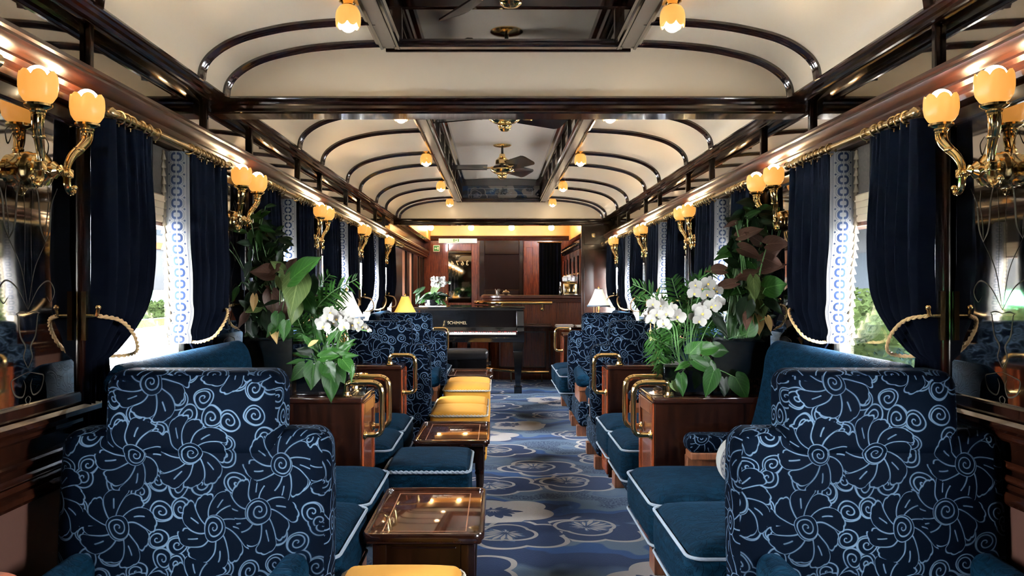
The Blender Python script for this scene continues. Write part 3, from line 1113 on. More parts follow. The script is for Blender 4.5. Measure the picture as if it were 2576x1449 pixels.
def make_curtain(sx, ya, s, wt, label, far):
    """panel hung from ya (pillar side); s = +1 opens towards the far end; wt table of width by height"""
    r = thing('curtain', label, 'curtain', (sx * W, ya, 1.77), 'navy window curtains')
    zt, zb = 1.775, 0.80
    tabd = [(1.78, 0.125), (1.35, 0.125), (1.18, 0.115), (1.06, 0.075), (1.02, 0.055), (0.72, 0.05)]
    ph = 0.7 if far else 0.0
    def pt(u, v):
        z = zt + (zb - zt) * v
        wd = lerp_table(wt, z)
        pl = 5.0
        amp = (0.019 if z > 1.03 else 0.007) * (0.9 + 0.5 * sin(3 * u + ph)) * (0.6 + 0.4 * cos((z - 1.1) * 3) )
        d = lerp_table(tabd, z) - 0.02 + amp * sin(2 * PI * pl * u + ph + 0.6 * sin(z * 3)) + 0.003 * sin(2 * PI * 13 * u * u + z * 2)
        sag = 0.0
        return Vector((X(sx, d), ya + s * wd * u + 0.004 * sin(z * 7 + u * 20), z))
    b = MB()
    b.grid(pt, 84, 44)
    # return the pillar edge to the wall
    b.grid(lambda u, v: pt(0, v) + Vector((sx * 0.05 * u, -s * 0.004 * u, 0)), 2, 44)
    b.build('cloth', M['drape'], r, merge=True, ang=2.0)
    # braid on the leading edge, turned towards the window
    bw = 0.085
    vz = lambda v: zt + (zb + 0.22 - zt) * v
    def bp(u, v):
        z = vz(v)
        p = pt(1.0, (z - zt) / (zb - zt))
        return p + Vector((sx * bw * u - sx * 0.004, s * (0.004 + 0.022 * u * (1 - u) * 4 * 0.6 + 0.020 * u) * 1.0, 0.002))
    b = MB()
    L = zt - vz(1)
    b.grid(bp, 8, 50, uvfn=lambda u, v: (u, v * L / 0.0445))
    b.build('braid_border', M['braid'], r, uv='own', ang=2.0)
    b = MB()
    n = 24
    for i in range(n):
        v = (i + 0.5) / n
        p = bp(1.0, v)
        rr = 0.006
        b.lathe([(0.003, 0.0), (rr, -0.006), (0.004, -0.012), (0.0125, -0.036), (0.0115, -0.038), (1e-6, -0.037)], (p.x + sx * 0.008, p.y, p.z + 0.02), 8)
    b.grid(lambda u, v: bp(1.0, v) + Vector((sx * 0.008 * u, 0, 0)), 1, 30)
    b.build('tassel_fringe', M['fringe'], r)
    # tie: brass hook and gold rope
    b = MB()
    yh = ya - s * 0.022
    b.box((X(sx, 0.03), yh - 0.006, 1.09), (X(sx, 0.045), yh + 0.006, 1.24))
    b.tube([(X(sx, 0.03), yh, 1.165), (X(sx, 0.06), yh, 1.165), (X(sx, 0.075), yh, 1.165), (X(sx, 0.08), yh, 1.185)], 0.006, 8)
    b.ball((X(sx, 0.08), yh, 1.19), 0.009)
    b.build('tie_hook', M['brass'], r)
    b = MB()
    wd = lerp_table(wt, 1.04)
    path = catmull([(X(sx, 0.078), yh, 1.165), (X(sx, 0.125), ya + s * wd * 0.15, 1.15), (X(sx, 0.145), ya + s * wd * 0.5, 1.105), (X(sx, 0.135), ya + s * wd * 0.85, 1.05), (X(sx, 0.09), ya + s * (wd + 0.0), 1.03), (X(sx, 0.03), ya + s * wd * 0.8, 1.03)], 14)
    for e in (0, 1):
        n = len(path)
        b.tube([p + Vector((0.003 * cos(i * 0.9 + e * PI), 0, 0.003 * sin(i * 0.9 + e * PI))) for i, p in enumerate(path)], 0.0042, 7)
    b.build('tie_rope', M['tierope'], r)
    return r

WA = [(1.78, 0.30), (1.45, 0.325), (1.25, 0.31), (1.12, 0.235), (1.02, 0.13), (0.92, 0.15), (0.72, 0.18)]
WBt = [(1.78, 0.43), (1.45, 0.42), (1.2, 0.385), (1.08, 0.32), (0.98, 0.20), (0.9, 0.18), (0.72, 0.20)]
for sx in (-1, 1):
    base = {}
    for k in range(7):
        yc = WC[k]
        if k < 1:
            continue
        ne = '%s window beside the camera' % SIDE[sx] if k == 1 else '%s %s window from the camera' % (ORD[k - 2], SIDE[sx])
        for nm, ya, s, wt in (('near', -0.50, 1, WA), ('far', 0.555, -1, WBt)):  # near panel beside the camera is unseen, added to cut daylight
            if k == 6 and nm == 'far':
                continue
            lab = 'navy velvet curtain on the %s side of the %s' % (nm, ne)
            if nm not in base:
                base[nm] = (make_curtain(sx, yc + ya, s, wt, lab, nm == 'far'), yc)
            else:
                dup(base[nm][0], (0, yc - base[nm][1], 0), lab)
        lab = 'brass curtain rod with rings over the %s' % ne
        if 'rod' not in base:
            r = thing('curtain_rod', lab, 'curtain rod', (sx * W, yc, 1.80), 'curtain rods')
            d, z = 0.108, 1.792
            b = MB()
            b.tube([(X(sx, d), yc - 0.49, z), (X(sx, d), yc + 0.56, z)], 0.0125, 14)
            for e in (-0.49, 0.56):
                sg = 1 if e > 0 else -1
                b.lathe([(0.0105, 0), (0.016, 0.004), (0.012, 0.010), (0.018, 0.018), (0.012, 0.028), (1e-6, 0.032)], (X(sx, d), yc + e, z), 14, (0, sg, 0))
            for e in (-0.46, 0.53):
                b.tube([(X(sx, 0.0), yc + e, z), (X(sx, d), yc + e, z)], 0.007, 8)
            b.build('rod', M['oldbrass'], r)
            for e in (-0.45, -0.41, -0.37, -0.30, -0.25, -0.18, 0.12, 0.19, 0.25, 0.31, 0.36, 0.40, 0.44, 0.48):
                b = MB()
                c0 = Vector((X(sx, d), yc + e, z - 0.005))
                b.tube([c0 + Vector((0.0205 * cos(t * PI / 9), 0.003 * sin(t * PI / 9 + e * 9), 0.0205 * sin(t * PI / 9))) for t in range(18)], 0.0036, 7, closed=True)
                b.tube([c0 + Vector((0, 0, -0.018)), c0 + Vector((0, 0, -0.03))], 0.0022, 6)
                b.build('ring', M['oldbrass'], r)
            base['rod'] = (r, yc)
        else:
            dup(base['rod'][0], (0, yc - base['rod'][1], 0), lab)
        lab = 'cream folded blind in the %s' % ne
        if 'blind' not in base:
            r = thing('window_blind', lab, 'blind', (sx * W, yc, 1.79), 'window blinds')
            b = MB()
            b.box((X(sx, 0.006), yc - 0.345, 1.60), (X(sx, 0.012), yc + 0.345, 1.79))
            b.build('net_panel', M['net'], r, smooth=False)
            b = MB()
            for i in range(4):
                z1 = 1.615 - i * 0.025
                b.prism([(0.004, z1), (0.022 - i * 0.002, z1 - 0.012), (0.024 - i * 0.002, z1 - 0.034), (0.012, z1 - 0.04), (0.004, z1 - 0.034)], yc - 0.35, yc + 0.35, 'y', 0, -sx, sx * W)
            b.build('folds', M['blind'], r)
            b = MB()
            b.box((X(sx, 0.002), yc - 0.35, 1.487), (X(sx, 0.014), yc + 0.35, 1.503))
            b.build('bottom_bar', M['foot'], r, smooth=False)
            base['blind'] = (r, yc)
        else:
            dup(base['blind'][0], (0, yc - base['blind'][1], 0), lab)

# ------------------------------------------------------------------ armchairs, sofas, stools
def piping_loop(b, x0, x1, y0, y1, z, r=0.05, rad=0.0055, dz=None):
    pts = []
    for (cx, cy, a0) in ((x1 - r, y1 - r, 0), (x0 + r, y1 - r, 90), (x0 + r, y0 + r, 180), (x1 - r, y0 + r, 270)):
        for k in range(6):
            a = math.radians(a0 + 18 * k)
            pts.append(Vector((cx + r * cos(a), cy + r * sin(a), z)))
    out = []
    for i, p in enumerate(pts):
        q = pts[(i + 1) % len(pts)]
        n = max(1, int((q - p).length / 0.03))
        for k in range(n):
            out.append(p.lerp(q, k / n))
    b.tube(out, rad, 8, closed=True)

def make_chair(xc, y0, facing, label):
    """armchair; y0 = front face of the back, facing -1 looks at the camera"""
    g = facing
    r = thing('armchair', label, 'armchair', (xc, y0, 0), 'blue armchairs')
    w2 = 0.364
    def lean(o):
        k = (o[2] - 0.45) * 0.06
        return (o[0] + 0, o[1] - g * k, o[2])
    ya, yb = y0, y0 - g * 0.155
    b = MB()
    b.rbox((xc - w2, ya, 0.30), (xc + w2, yb, 0.862), 0.05, 5, 8, bs=0.008, fn=lean)
    b.build('backrest', M['velvet'], r, uv='box', merge=True, ang=1.3)
    b = MB()
    b.rbox((xc - 0.236, y0 + g * 0.012, 0.79), (xc + 0.236, y0 - g * 0.135, 1.025), 0.042, 5, 6, bs=0.004, fn=lean)
    b.build('headrest', M['velvet'], r, uv='box', merge=True, ang=1.3)
    b = MB()
    b.rbox((xc - 0.245, y0, 0.25), (xc + 0.245, y0 + g * 0.54, 0.435), 0.05, 4, 6, bt=0.03, bs=0.015)
    seat = b.build('seat_cushion', M['velvet_seat'], r, uv='box', merge=True, ang=1.3)
    b = MB()
    ys = sorted((y0 + g * 0.005, y0 + g * 0.545))
    piping_loop(b, xc - 0.25, xc + 0.25, ys[0], ys[1], 0.415)
    piping_loop(b, xc - 0.25, xc + 0.25, ys[0], ys[1], 0.272)
    b.build('piping', M['piping'], seat)
    b = MB()
    b.rbox((xc - 0.33, y0 - g * 0.14, 0.085), (xc + 0.33, y0 + g * 0.50, 0.29), 0.04, 3, 3)
    b.build('base', M['velvet'], r, uv='box', merge=True, ang=1.3)
    for s in (-1, 1):
        b = MB()
        xa = xc + s * 0.285
        def droop(o, xa=xa):
            t = (o[1] - y0) * g
            f = 0.8 + 0.45 * max(0, min(1, t / 0.45))
            return (xa + (o[0] - xa) * f, o[1], o[2] - 0.05 * max(0, (t - 0.05)) ** 1.0 * 1.6)
        b.rbox((xa - 0.05, y0 - g * 0.03, 0.44), (xa + 0.05, y0 + g * 0.47, 0.545), 0.046, 4, 5, fn=droop)
        arm = b.build('armrest', M['velvet_seat'], r, uv='box', merge=True, ang=1.3)
        b = MB()
        b.rbox((xa - 0.04, y0 + g * 0.36, 0.375), (xa + 0.04, y0 + g * 0.44, 0.425), 0.008, 2, 1)
        b.box((xa - 0.03, y0 + g * 0.02, 0.27), (xa + 0.03, y0 + g * 0.43, 0.40))
        b.build('arm_support', M['foot'], arm, merge=True)
        for yy in (0.42, -0.08):
            b = MB()
            b.box((xc + s * 0.30 - 0.04, y0 + g * yy - 0.04, 0), (xc + s * 0.30 + 0.04, y0 + g * yy + 0.04, 0.088))
            b.build('foot', M['foot'], r, smooth=False, bevel=0.004)
    return r

ch = {}
for sx, xc in ((-1, -0.875), (1, 0.965)):
    sd = SIDE[sx]
    a = make_chair(xc, 2.125, -1, 'blue flowered velvet armchair nearest the camera, facing it, on the %s' % sd)
    dup(a, (0, 7.17 - 2.125, 0), 'blue flowered velvet armchair facing the camera beyond the two cabinets, on the %s' % sd)
    make_chair(xc, 5.60, 1, 'blue flowered velvet armchair turned away from the camera behind the handled cabinet, on the %s' % sd)

def make_sofa(sx, y0, y1, dfront, label):
    r = thing('sofa', label, 'sofa', (sx * W, (y0 + y1) / 2, 0), 'blue window sofas')
    b = MB()
    prof = catmull([(0.098, 0.28, 0), (0.098, 0.70, 0), (0.098, 0.94, 0), (0.108, 0.99, 0), (0.13, 1.015, 0), (0.165, 0.995, 0), (0.185, 0.94, 0), (0.195, 0.86, 0), (0.235, 0.68, 0), (0.29, 0.50, 0), (0.33, 0.40, 0), (0.33, 0.28, 0)], 4)
    # rounded ends: the profile shrinks towards both ends
    cx_, cz_ = 0.14, 0.62
    n = 36
    rows = []
    for i in range(n + 1):
        t = i / n
        y = y0 + (y1 - y0) * t
        e = min(t, 1 - t) * (y1 - y0)
        k = 1.0 if e > 0.05 else 1 - 0.05 * (1 - math.sqrt(max(0, 1 - (1 - e / 0.05) ** 2)))
        rows.append([(X(sx, cx_ + (p.x - cx_) * k), y, cz_ + (p.y - cz_) * (1 - (1 - k) * 0.9)) for p in prof])
    m = len(prof)
    vs = [p for row in rows for p in row]
    fs = [(i * m + j, (i + 1) * m + j, (i + 1) * m + j + 1, i * m + j + 1) for i in range(n) for j in range(m - 1)]
    fs += [tuple(range(m)), tuple(range(n * m, (n + 1) * m))[::-1]]
    b.add(vs, fs)
    b.build('backrest', M['velvet_seat'], r, uv='box', ang=1.2)
    ym = (y0 + y1) / 2
    xs = sorted((X(sx, 0.30), X(sx, dfront)))
    for a, c in ((y0 + 0.01, ym - 0.002), (ym + 0.002, y1 - 0.01)):
        b = MB()
        b.rbox((xs[0], a, 0.25), (xs[1], c, 0.44), 0.05, 4, 7, bt=0.028, bs=0.014)
        cu = b.build('seat_cushion', M['velvet_seat'], r, uv='box', merge=True, ang=1.3)
        b = MB()
        piping_loop(b, xs[0] - 0.004, xs[1] + 0.004, a - 0.002, c + 0.002, 0.422)
        piping_loop(b, xs[0] - 0.004, xs[1] + 0.004, a - 0.002, c + 0.002, 0.266)
        b.build('piping', M['piping'], cu)
    xf = sorted((X(sx, 0.08), X(sx, dfront - 0.085)))
    b = MB()
    b.rbox((xf[0], y0 + 0.03, 0.085), (xf[1], y1 - 0.03, 0.28), 0.045, 3, 5)
    b.build('base', M['velvet'], r, uv='box', merge=True, ang=1.3)
    for yy in (y0 + 0.10, y1 - 0.10):
        b = MB()
        b.box((X(sx, dfront - 0.095), yy - 0.06, 0), (X(sx, dfront - 0.20), yy + 0.06, 0.088))
        b.build('foot', M['foot'], r, smooth=False, bevel=0.004)
    for ya, e in ((y1, -1), (y0, 1)):
        b = MB()
        dl = 0.645 if (e > 0 and y0 < 3) else 0.565
        xa = sorted((X(sx, 0.20), X(sx, dl)))
        b.rbox((xa[0], ya + e * 0.15, 0.525), (xa[1], ya + e * 0.02, 0.605), 0.036, 4, 4)
        arm = b.build('armrest', M['velvet'], r, uv='box', merge=True, ang=1.3)
        b = MB()
        xa = sorted((X(sx, 0.21), X(sx, dl - 0.015)))
        b.box((xa[0], ya + e * 0.14, 0.497), (xa[1], ya + e * 0.03, 0.528))
        b.box((xa[0], ya + e * 0.06, 0.30), (xa[1], ya + e * 0.012, 0.50))
        b.build('arm_support', M['foot'], arm, smooth=False, bevel=0.004)
    return r

for sx in (-1, 1):
    sd = SIDE[sx]
    df = 0.81
    make_sofa(sx, 2.42, 3.62, df, 'blue velvet two-seat sofa behind the nearest armchair, along the %s wall' % sd)
    make_sofa(sx, 4.03, 5.13, 0.76, 'blue velvet two-seat sofa between the two handled cabinets, along the %s wall' % sd)
    make_sofa(sx, 7.42, 8.58, df, 'blue velvet two-seat sofa nearest the piano end, along the %s wall' % sd)

# white braided bolster on the arm of the right-hand sofa
r = thing('bolster_pillow', 'small round white bolster with chain braid behind the near right armchair', 'pillow', (0.742, 2.51, 0.607))
b = MB()
zb_, rb_ = 0.607 + 0.088, 0.085
b.lathe([(1e-6, -0.09), (0.04, -0.088), (0.07, -0.078), (rb_, -0.06), (rb_ + 0.003, 0), (rb_, 0.06), (0.07, 0.078), (0.04, 0.088), (1e-6, 0.09)], (0.742, 2.51, zb_), 36, (0, 1, 0))
b.build('pillow_body', M['bolster'], r, ang=1.5)
b = MB()
b.grid(lambda u, v: (0.742 + (rb_ + 0.0045) * cos(2 * PI * v), 2.51 - 0.055 + 0.05 * u, zb_ + (rb_ + 0.0045) * sin(2 * PI * v)), 3, 60, uvfn=lambda u, v: (u, v * 14))
b.build('braid', M['braid'], r, uv='own', ang=2)

def make_stool(x0, x1, y0, y1, mat, rope, label, cat='stool'):
    r = thing('footstool', label, cat, ((x0 + x1) / 2, (y0 + y1) / 2, 0), 'upholstered footstools')
    b = MB()
    b.rbox((x0, y0, 0.06), (x1, y1, 0.395), 0.028, 4, 7, bt=0.022)
    b.build('upholstered_block', mat, r, uv='box', merge=True, ang=1.3)
    b = MB()
    pts = []
    for q in range(64):
        pass
    # rope cord: two strands twisted round the top edge
    rr = 0.04
    loop = []
    for (cx, cy_, a0) in ((x1 - rr, y1 - rr, 0), (x0 + rr, y1 - rr, 90), (x0 + rr, y0 + rr, 180), (x1 - rr, y0 + rr, 270)):
        for k in range(5):
            a = math.radians(a0 + 22.5 * k)
            loop.append(Vector((cx + (rr + 0.003) * cos(a), cy_ + (rr + 0.003) * sin(a), 0.375)))
    dense = []
    for i, p in enumerate(loop):
        q = loop[(i + 1) % len(loop)]
        n = max(1, int((q - p).length / 0.008))
        dense += [p.lerp(q, k / n) for k in range(n)]
    for e in (0, 1):
        b.tube([p + Vector((0.0035 * cos(i * 1.05 + e * PI), 0.0035 * cos(i * 1.05 + e * PI), 0.004 * sin(i * 1.05 + e * PI))) for i, p in enumerate(dense)], 0.0055, 6, closed=True)
    b.build('rope_trim', rope, r)
    for ex in (x0 + 0.05, x1 - 0.05):
        for ey in (y0 + 0.05, y1 - 0.05):
            b = MB()
            b.lathe([(0.016, 0), (0.024, 0.065)], (ex, ey, 0), 12)
            b.build('foot', M['foot'], r)
    return r

make_stool(-0.512, -0.155, 2.04, 2.462, M['gold_velvet'], M['rope'], 'gold velvet footstool at the bottom edge, nearest the camera')
make_stool(-0.585, -0.182, 3.78, 4.28, M['velvet_seat'], M['piping'], 'blue velvet footstool between the two nearest low tables')
make_stool(-0.508, -0.120, 5.44, 5.855, M['gold_velvet'], M['rope'], 'gold velvet footstool just beyond the second low table')
make_stool(-0.508, -0.120, 5.865, 6.26, M['gold_velvet'], M['rope'], 'gold velvet footstool touching the far side of the one beyond the second table')
make_stool(-0.508, -0.112, 6.78, 7.20, M['gold_velvet'], M['rope'], 'gold velvet footstool with its plain front showing, between two gold ones and farther back')
make_stool(-0.508, -0.112, 7.21, 7.60, M['gold_velvet'], M['rope'], 'gold velvet footstool farthest back, touching the third low table')

# low tray-topped tables
def make_table(x0, x1, y0, y1, label):
    r = thing('low_table', label, 'table', ((x0 + x1) / 2, (y0 + y1) / 2, 0), 'low mahogany tables')
    b = MB()
    b.rbox((x0, y0, 0.365), (x1, y1, 0.395), 0.012, 3, 2)
    top = b.build('table_top', M['tabletop'], r, merge=True)
    b = MB()
    lip = []
    rr = 0.03
    for (cx, cy_, a0) in ((x1 - rr, y1 - rr, 0), (x0 + rr, y1 - rr, 90), (x0 + rr, y0 + rr, 180), (x1 - rr, y0 + rr, 270)):
        for k in range(5):
            a = math.radians(a0 + 22.5 * k)
            lip.append((cx + rr * cos(a), cy_ + rr * sin(a), 0.393))
    b.sweep(lip, [(-0.008, -0.012), (0.008, -0.012), (0.009, 0.006), (0.004, 0.012), (-0.004, 0.012), (-0.009, 0.006)], lambda i, p, t: (0, 0, 1), closed=True)
    b.build('raised_rim', M['mahogany'], top)
    b = MB()
    m = 0.055
    for (a, c, d, e) in ((x0 + m, y0 + m, x1 - m, y0 + m + 0.004), (x0 + m, y1 - m - 0.004, x1 - m, y1 - m), (x0 + m, y0 + m, x0 + m + 0.004, y1 - m), (x1 - m - 0.004, y0 + m, x1 - m, y1 - m)):
        b.box((a, c, 0.3945), (d, e, 0.3956))
    b.build('inlay_line', M['foot'], top, smooth=False)
    b = MB()
    b.box((x0 + 0.03, y0 + 0.03, 0.27), (x1 - 0.03, y1 - 0.03, 0.366))
    for yy, s in ((y0 + 0.03, -1), (y1 - 0.03, 1)):
        b.box((x0 + 0.09, yy, 0.28), (x1 - 0.09, yy + s * 0.006, 0.285))
        b.box((x0 + 0.09, yy, 0.345), (x1 - 0.09, yy + s * 0.006, 0.35))
    b.build('apron', M['mahogany_v'], r, smooth=False, bevel=0.003)
    for ex in (x0 + 0.05, x1 - 0.05):
        for ey in (y0 + 0.05, y1 - 0.05):
            b = MB()
            b.rbox((ex - 0.024, ey - 0.024, 0.235), (ex + 0.024, ey + 0.024, 0.36), 0.003, 2, 1)
            b.lathe([(0.012, 0), (0.016, 0.03), (0.0215, 0.20), (0.024, 0.205), (0.026, 0.215), (0.022, 0.225), (0.024, 0.235)], (ex, ey, 0), 16)
            b.build('leg', M['mahogany_v'], r, merge=True)
    return r

make_table(-0.508, -0.102, 2.74, 3.37, 'low mahogany tray table nearest the camera, glossy top reflecting the ceiling')
make_table(-0.508, -0.098, 4.42, 5.05, 'low mahogany tray table behind the blue footstool')
make_table(-0.525, -0.095, 7.68, 8.36, 'low mahogany tray table farthest back, beyond the gold footstools')

# rounded table in the bottom left corner
r = thing('side_table', 'polished wooden table top with a rounded corner at the bottom left', 'table', (-1.1, 1.2, 0))
b = MB()
outline = [(-1.335, 0.75), (-0.90, 0.75)] + [(-1.0 + 0.10 * cos(t * PI / 16), 1.405 + 0.10 * sin(t * PI / 16)) for t in range(9)] + [(-1.335, 1.505)]
n = len(outline)
for z0_, z1_, k_ in ((0.69, 0.708, 1.0), (0.708, 0.718, 0.985)):
    b.add([(-1.12 + (x + 1.12) * k_, 1.13 + (y - 1.13) * k_, z) for z in (z0_, z1_) for x, y in outline], [tuple(range(n)), tuple(range(n, 2 * n))] + [(i, (i + 1) % n, n + (i + 1) % n, n + i) for i in range(n)])
b.build('table_top', M['redwood_y'], r, smooth=False, bevel=0.004)
b = MB()
b.lathe([(0.16, 0.0), (0.16, 0.02), (0.05, 0.06), (0.035, 0.3), (0.045, 0.6), (0.09, 0.69)], (-1.12, 1.13, 0), 20)
b.build('pedestal', M['mahogany_v'], r)

# ------------------------------------------------------------------ cabinets with brass handles
def make_cabinet(sx, y0, y1, handles, label):
    r = thing('cabinet', label, 'cabinet', (sx * W, (y0 + y1) / 2, 0), 'mahogany partition cabinets')
    dm = 0.685
    b = MB()
    b.box((X(sx, 0.035), y0 + 0.006, 0.02), (X(sx, dm - 0.008), y1 - 0.006, 0.725))
    b.build('body', M['mahogany_v'], r, smooth=False, bevel=0.004)
    b = MB()
    xs = sorted((X(sx, 0.03), X(sx, dm)))
    b.rbox((xs[0], y0 - 0.004, 0.72), (xs[1], y1 + 0.004, 0.75), 0.008, 3, 2)
    b.build('cabinet_top', M['mahogany'], r, merge=True)
    b = MB()
    f = X(sx, dm - 0.008)
    g = X(sx, dm + 0.004)
    for (a, c, za, zb) in ((y0 + 0.01, y0 + 0.05, 0.04, 0.72), (y1 - 0.05, y1 - 0.01, 0.04, 0.72), (y0 + 0.05, y1 - 0.05, 0.66, 0.72), (y0 + 0.05, y1 - 0.05, 0.04, 0.10)):
        b.box((f, a, za), (g, c, zb))
    b.build('door_frame', M['redwood'], r, smooth=False, bevel=0.004)
    b = MB()
    b.box((f, y0 + 0.05, 0.10), (X(sx, dm - 0.003), y1 - 0.05, 0.66))
    b.build('door_panel', M['zebra'], r, smooth=False)
    for yh in handles:
        b = MB()
        path = rounded([(X(sx, 0.605), yh, 0.752), (X(sx, 0.605), yh, 0.814), (X(sx, 0.770), yh, 0.814), (X(sx, 0.770), yh, 0.572), (X(sx, dm), yh, 0.572)], 0.055, 7)
        b.tube(path, 0.0135, 16)
        b.lathe([(0.027, 0.0), (0.027, 0.005), (0.02, 0.008), (0.018, 0.02), (0.0135, 0.022)], (X(sx, 0.605), yh, 0.75), 20)
        b.lathe([(0.024, 0.0), (0.024, 0.005), (0.018, 0.008), (0.0135, 0.014)], (X(sx, dm + 0.003), yh, 0.572), 20, (-sx, 0, 0))
        for k in (1, 9, 10):
            pass
        b.build('brass_handle', M['brass'], r)
    return r

for sx in (-1, 1):
    sd = SIDE[sx]
    make_cabinet(sx, 3.645, 4.005, (3.67, 3.91), 'mahogany cabinet carrying the nearer flowers, two brass handles, %s side' % sd)
    make_cabinet(sx, 5.155, 5.415, (5.17,), 'mahogany cabinet with a single brass handle before the turned armchair, %s side' % sd)
    make_cabinet(sx, 8.60, 8.92, (8.62,), 'mahogany cabinet with a brass handle near the piano, %s side' % sd)

# ------------------------------------------------------------------ table lamps
def make_lamp(x, y, zb, rb, rt, h, mat, label, base=0.7515):
    r = thing('table_lamp', label, 'lamp', (x, y, base), 'table lamps')
    b = MB()
    hh = zb - base
    b.lathe([(0.05, 0), (0.05, 0.012), (0.035, 0.02), (0.016, 0.035), (0.02, 0.06), (0.024, hh * 0.35), (0.02, hh * 0.6), (0.012, hh * 0.7), (0.016, hh * 0.75), (0.009, hh * 0.8), (0.007, hh + h * 0.9), (1e-6, hh + h * 0.9)], (x, y, base), 20)
    b.build('lamp_base', M['brass'], r)
    b = MB()
    n = 72
    pr = [(rb, zb), (rb + (rt - rb) * 0.25 - 0.004, zb + h * 0.25), (rb + (rt - rb) * 0.5 - 0.006, zb + h * 0.5), (rb + (rt - rb) * 0.75 - 0.004, zb + h * 0.75), (rt, zb + h)]
    b.lathe(pr + [(a - 0.003, z) for a, z in reversed(pr)], (x, y, 0), n, rf=lambda q, z, t: (q * (1 + 0.014 * cos(36 * t)), z))
    sh = b.build('pleated_shade', mat, r, ang=1.5)
    b = MB()
    b.tube([(x + (rb + 0.002) * cos(2 * PI * i / 40), y + (rb + 0.002) * sin(2 * PI * i / 40), zb + 0.004) for i in range(40)], 0.006, 6, closed=True)
    for i in range(56):
        t = 2 * PI * i / 56
        b.lathe([(0.0015, 0), (0.0035, -0.006), (1e-6, -0.012)], (x + (rb + 0.002) * cos(t), y + (rb + 0.002) * sin(t), zb), 5)
    b.build('shade_fringe', M['trimblue'], sh)
    b = MB()
    b.tube([(x + rt * cos(2 * PI * i / 24), y + rt * sin(2 * PI * i / 24), zb + h) for i in range(24)], 0.004, 6, closed=True)
    b.build('top_trim', M['trimblue'], sh)
    b = MB()
    b.lathe([(0.008, 0), (0.005, 0.006), (0.011, 0.016), (0.009, 0.024), (1e-6, 0.036)], (x, y, zb + h - 0.004), 12)
    b.build('finial', M['brass'], r)
    b = MB()
    b.ball((x, y, zb + h * 0.35), 0.026, 12)
    b.build('bulb', M['bulb'], r)
    b = MB()
    for k, (dx, L) in enumerate(((0.03, 0.10), (0.055, 0.075))):
        xt = x - dx
        b.tube([(xt, y - 0.03, zb + 0.02), (xt, y - 0.03, zb - L)], 0.0025, 6)
        b.lathe([(0.004, 0), (0.011, -0.01), (0.008, -0.02), (0.014, -0.075), (1e-6, -0.075)], (xt, y - 0.03, zb - L), 10)
    b.build('pull_tassel', M['tierope'], r)
    return r

make_lamp(-1.05, 5.29, 1.052, 0.118, 0.036, 0.172, M['shade_white'], 'brass table lamp with a bright white pleated shade, left, behind the orchid')
make_lamp(1.02, 5.29, 1.052, 0.118, 0.036, 0.165, M['shade_white'], 'brass table lamp with an ivory pleated shade half hidden by the right flowers')
make_lamp(-1.06, 8.76, 0.975, 0.122, 0.038, 0.186, M['shade_amber'], 'table lamp with a glowing amber pleated shade in front of the piano')
make_lamp(1.07, 8.76, 1.053, 0.122, 0.04, 0.186, M['shade_white'], 'brass table lamp with a white pleated shade at the far right, by the bar')

# ------------------------------------------------------------------ ceiling fans
def make_fan(y, rot, label):
    r = thing('ceiling_fan', label, 'fan', (0, y, LZ + 0.02), 'ceiling fans')
    z = LZ + 0.019
    b = MB()
    b.lathe([(0.085, 0), (0.085, -0.004), (0.07, -0.012), (0.03, -0.02), (0.012, -0.022)], (0, y, z), 28)
    b.build('ceiling_rose', M['brass'], r)
    b = MB()
    b.tube([(0, y, z - 0.01), (0, y, z - 0.10)], 0.011, 12)
    b.build('down_rod', M['black'], r)
    b = MB()
    b.lathe([(0.012, -0.075), (0.026, -0.085), (0.03, -0.105), (0.045, -0.125), (0.062, -0.14), (0.065, -0.175), (0.06, -0.18)], (0, y, z), 28)
    b.build('motor_housing', M['brass'], r)
    b = MB()
    b.lathe([(0.06, -0.178), (0.07, -0.185), (0.085, -0.20), (0.085, -0.215), (0.07, -0.22)], (0, y, z), 28)
    b.build('motor_band', M['mahogany'], r)
    b = MB()
    b.lathe([(0.07, -0.215), (0.102, -0.222), (0.108, -0.232), (0.10, -0.24), (0.092, -0.248), (0.07, -0.262), (0.046, -0.268), (0.043, -0.276), (0.046, -0.284), (0.040, -0.29), (0.038, -0.305), (0.024, -0.316), (1e-6, -0.32)], (0, y, z), 36,
            rf=lambda q, zz, t: (q * (1 + 0.03 * abs(cos(9 * t))), zz))
    b.build('lower_bowl', M['brass'], r)
    for k in range(3):
        a = math.radians(rot + 120 * k)
        u = Vector((cos(a), sin(a), 0))
        v = Vector((-sin(a), cos(a), 0))
        pz = z - 0.205
        b = MB()
        def bl(t, s, e):
            wd = 0.055 + 0.015 * t
            return Vector((0, y, pz)) + u * (0.14 + 0.36 * t) + v * (s * wd) + Vector((0, 0, -s * 0.030 + e))
        pts = [(0, -1), (0.9, -1), (0.97, -0.85), (1, -0.6), (1, 0.6), (0.97, 0.85), (0.9, 1), (0, 1)]
        n = len(pts)
        b.add([bl(t, s, e) for e in (-0.004, 0.004) for t, s in pts], [tuple(range(n)), tuple(range(n, 2 * n))] + [(i, (i + 1) % n, n + (i + 1) % n, n + i) for i in range(n)])
        blade = b.build('blade', M['mahogany_v'], r, smooth=False)
        b = MB()
        b.tube([Vector((0, y, pz)) + u * 0.07, Vector((0, y, pz - 0.006)) + u * 0.12, Vector((0, y, pz - 0.01)) + u * 0.17, Vector((0, y, pz - 0.012)) + u * 0.22], [0.012, 0.009, 0.014, 0.006], 10)
        b.build('blade_bracket', M['brass'], blade)
    return r

make_fan(2.87, 119, 'ceiling fan at the top edge in the near lantern, one dark blade showing')
make_fan(5.14, 35, 'ceiling fan half hidden by the near beam, only its brass bowl showing')
make_fan(7.41, 178, 'ceiling fan with dark wooden blades and brass bowl in the far lantern')

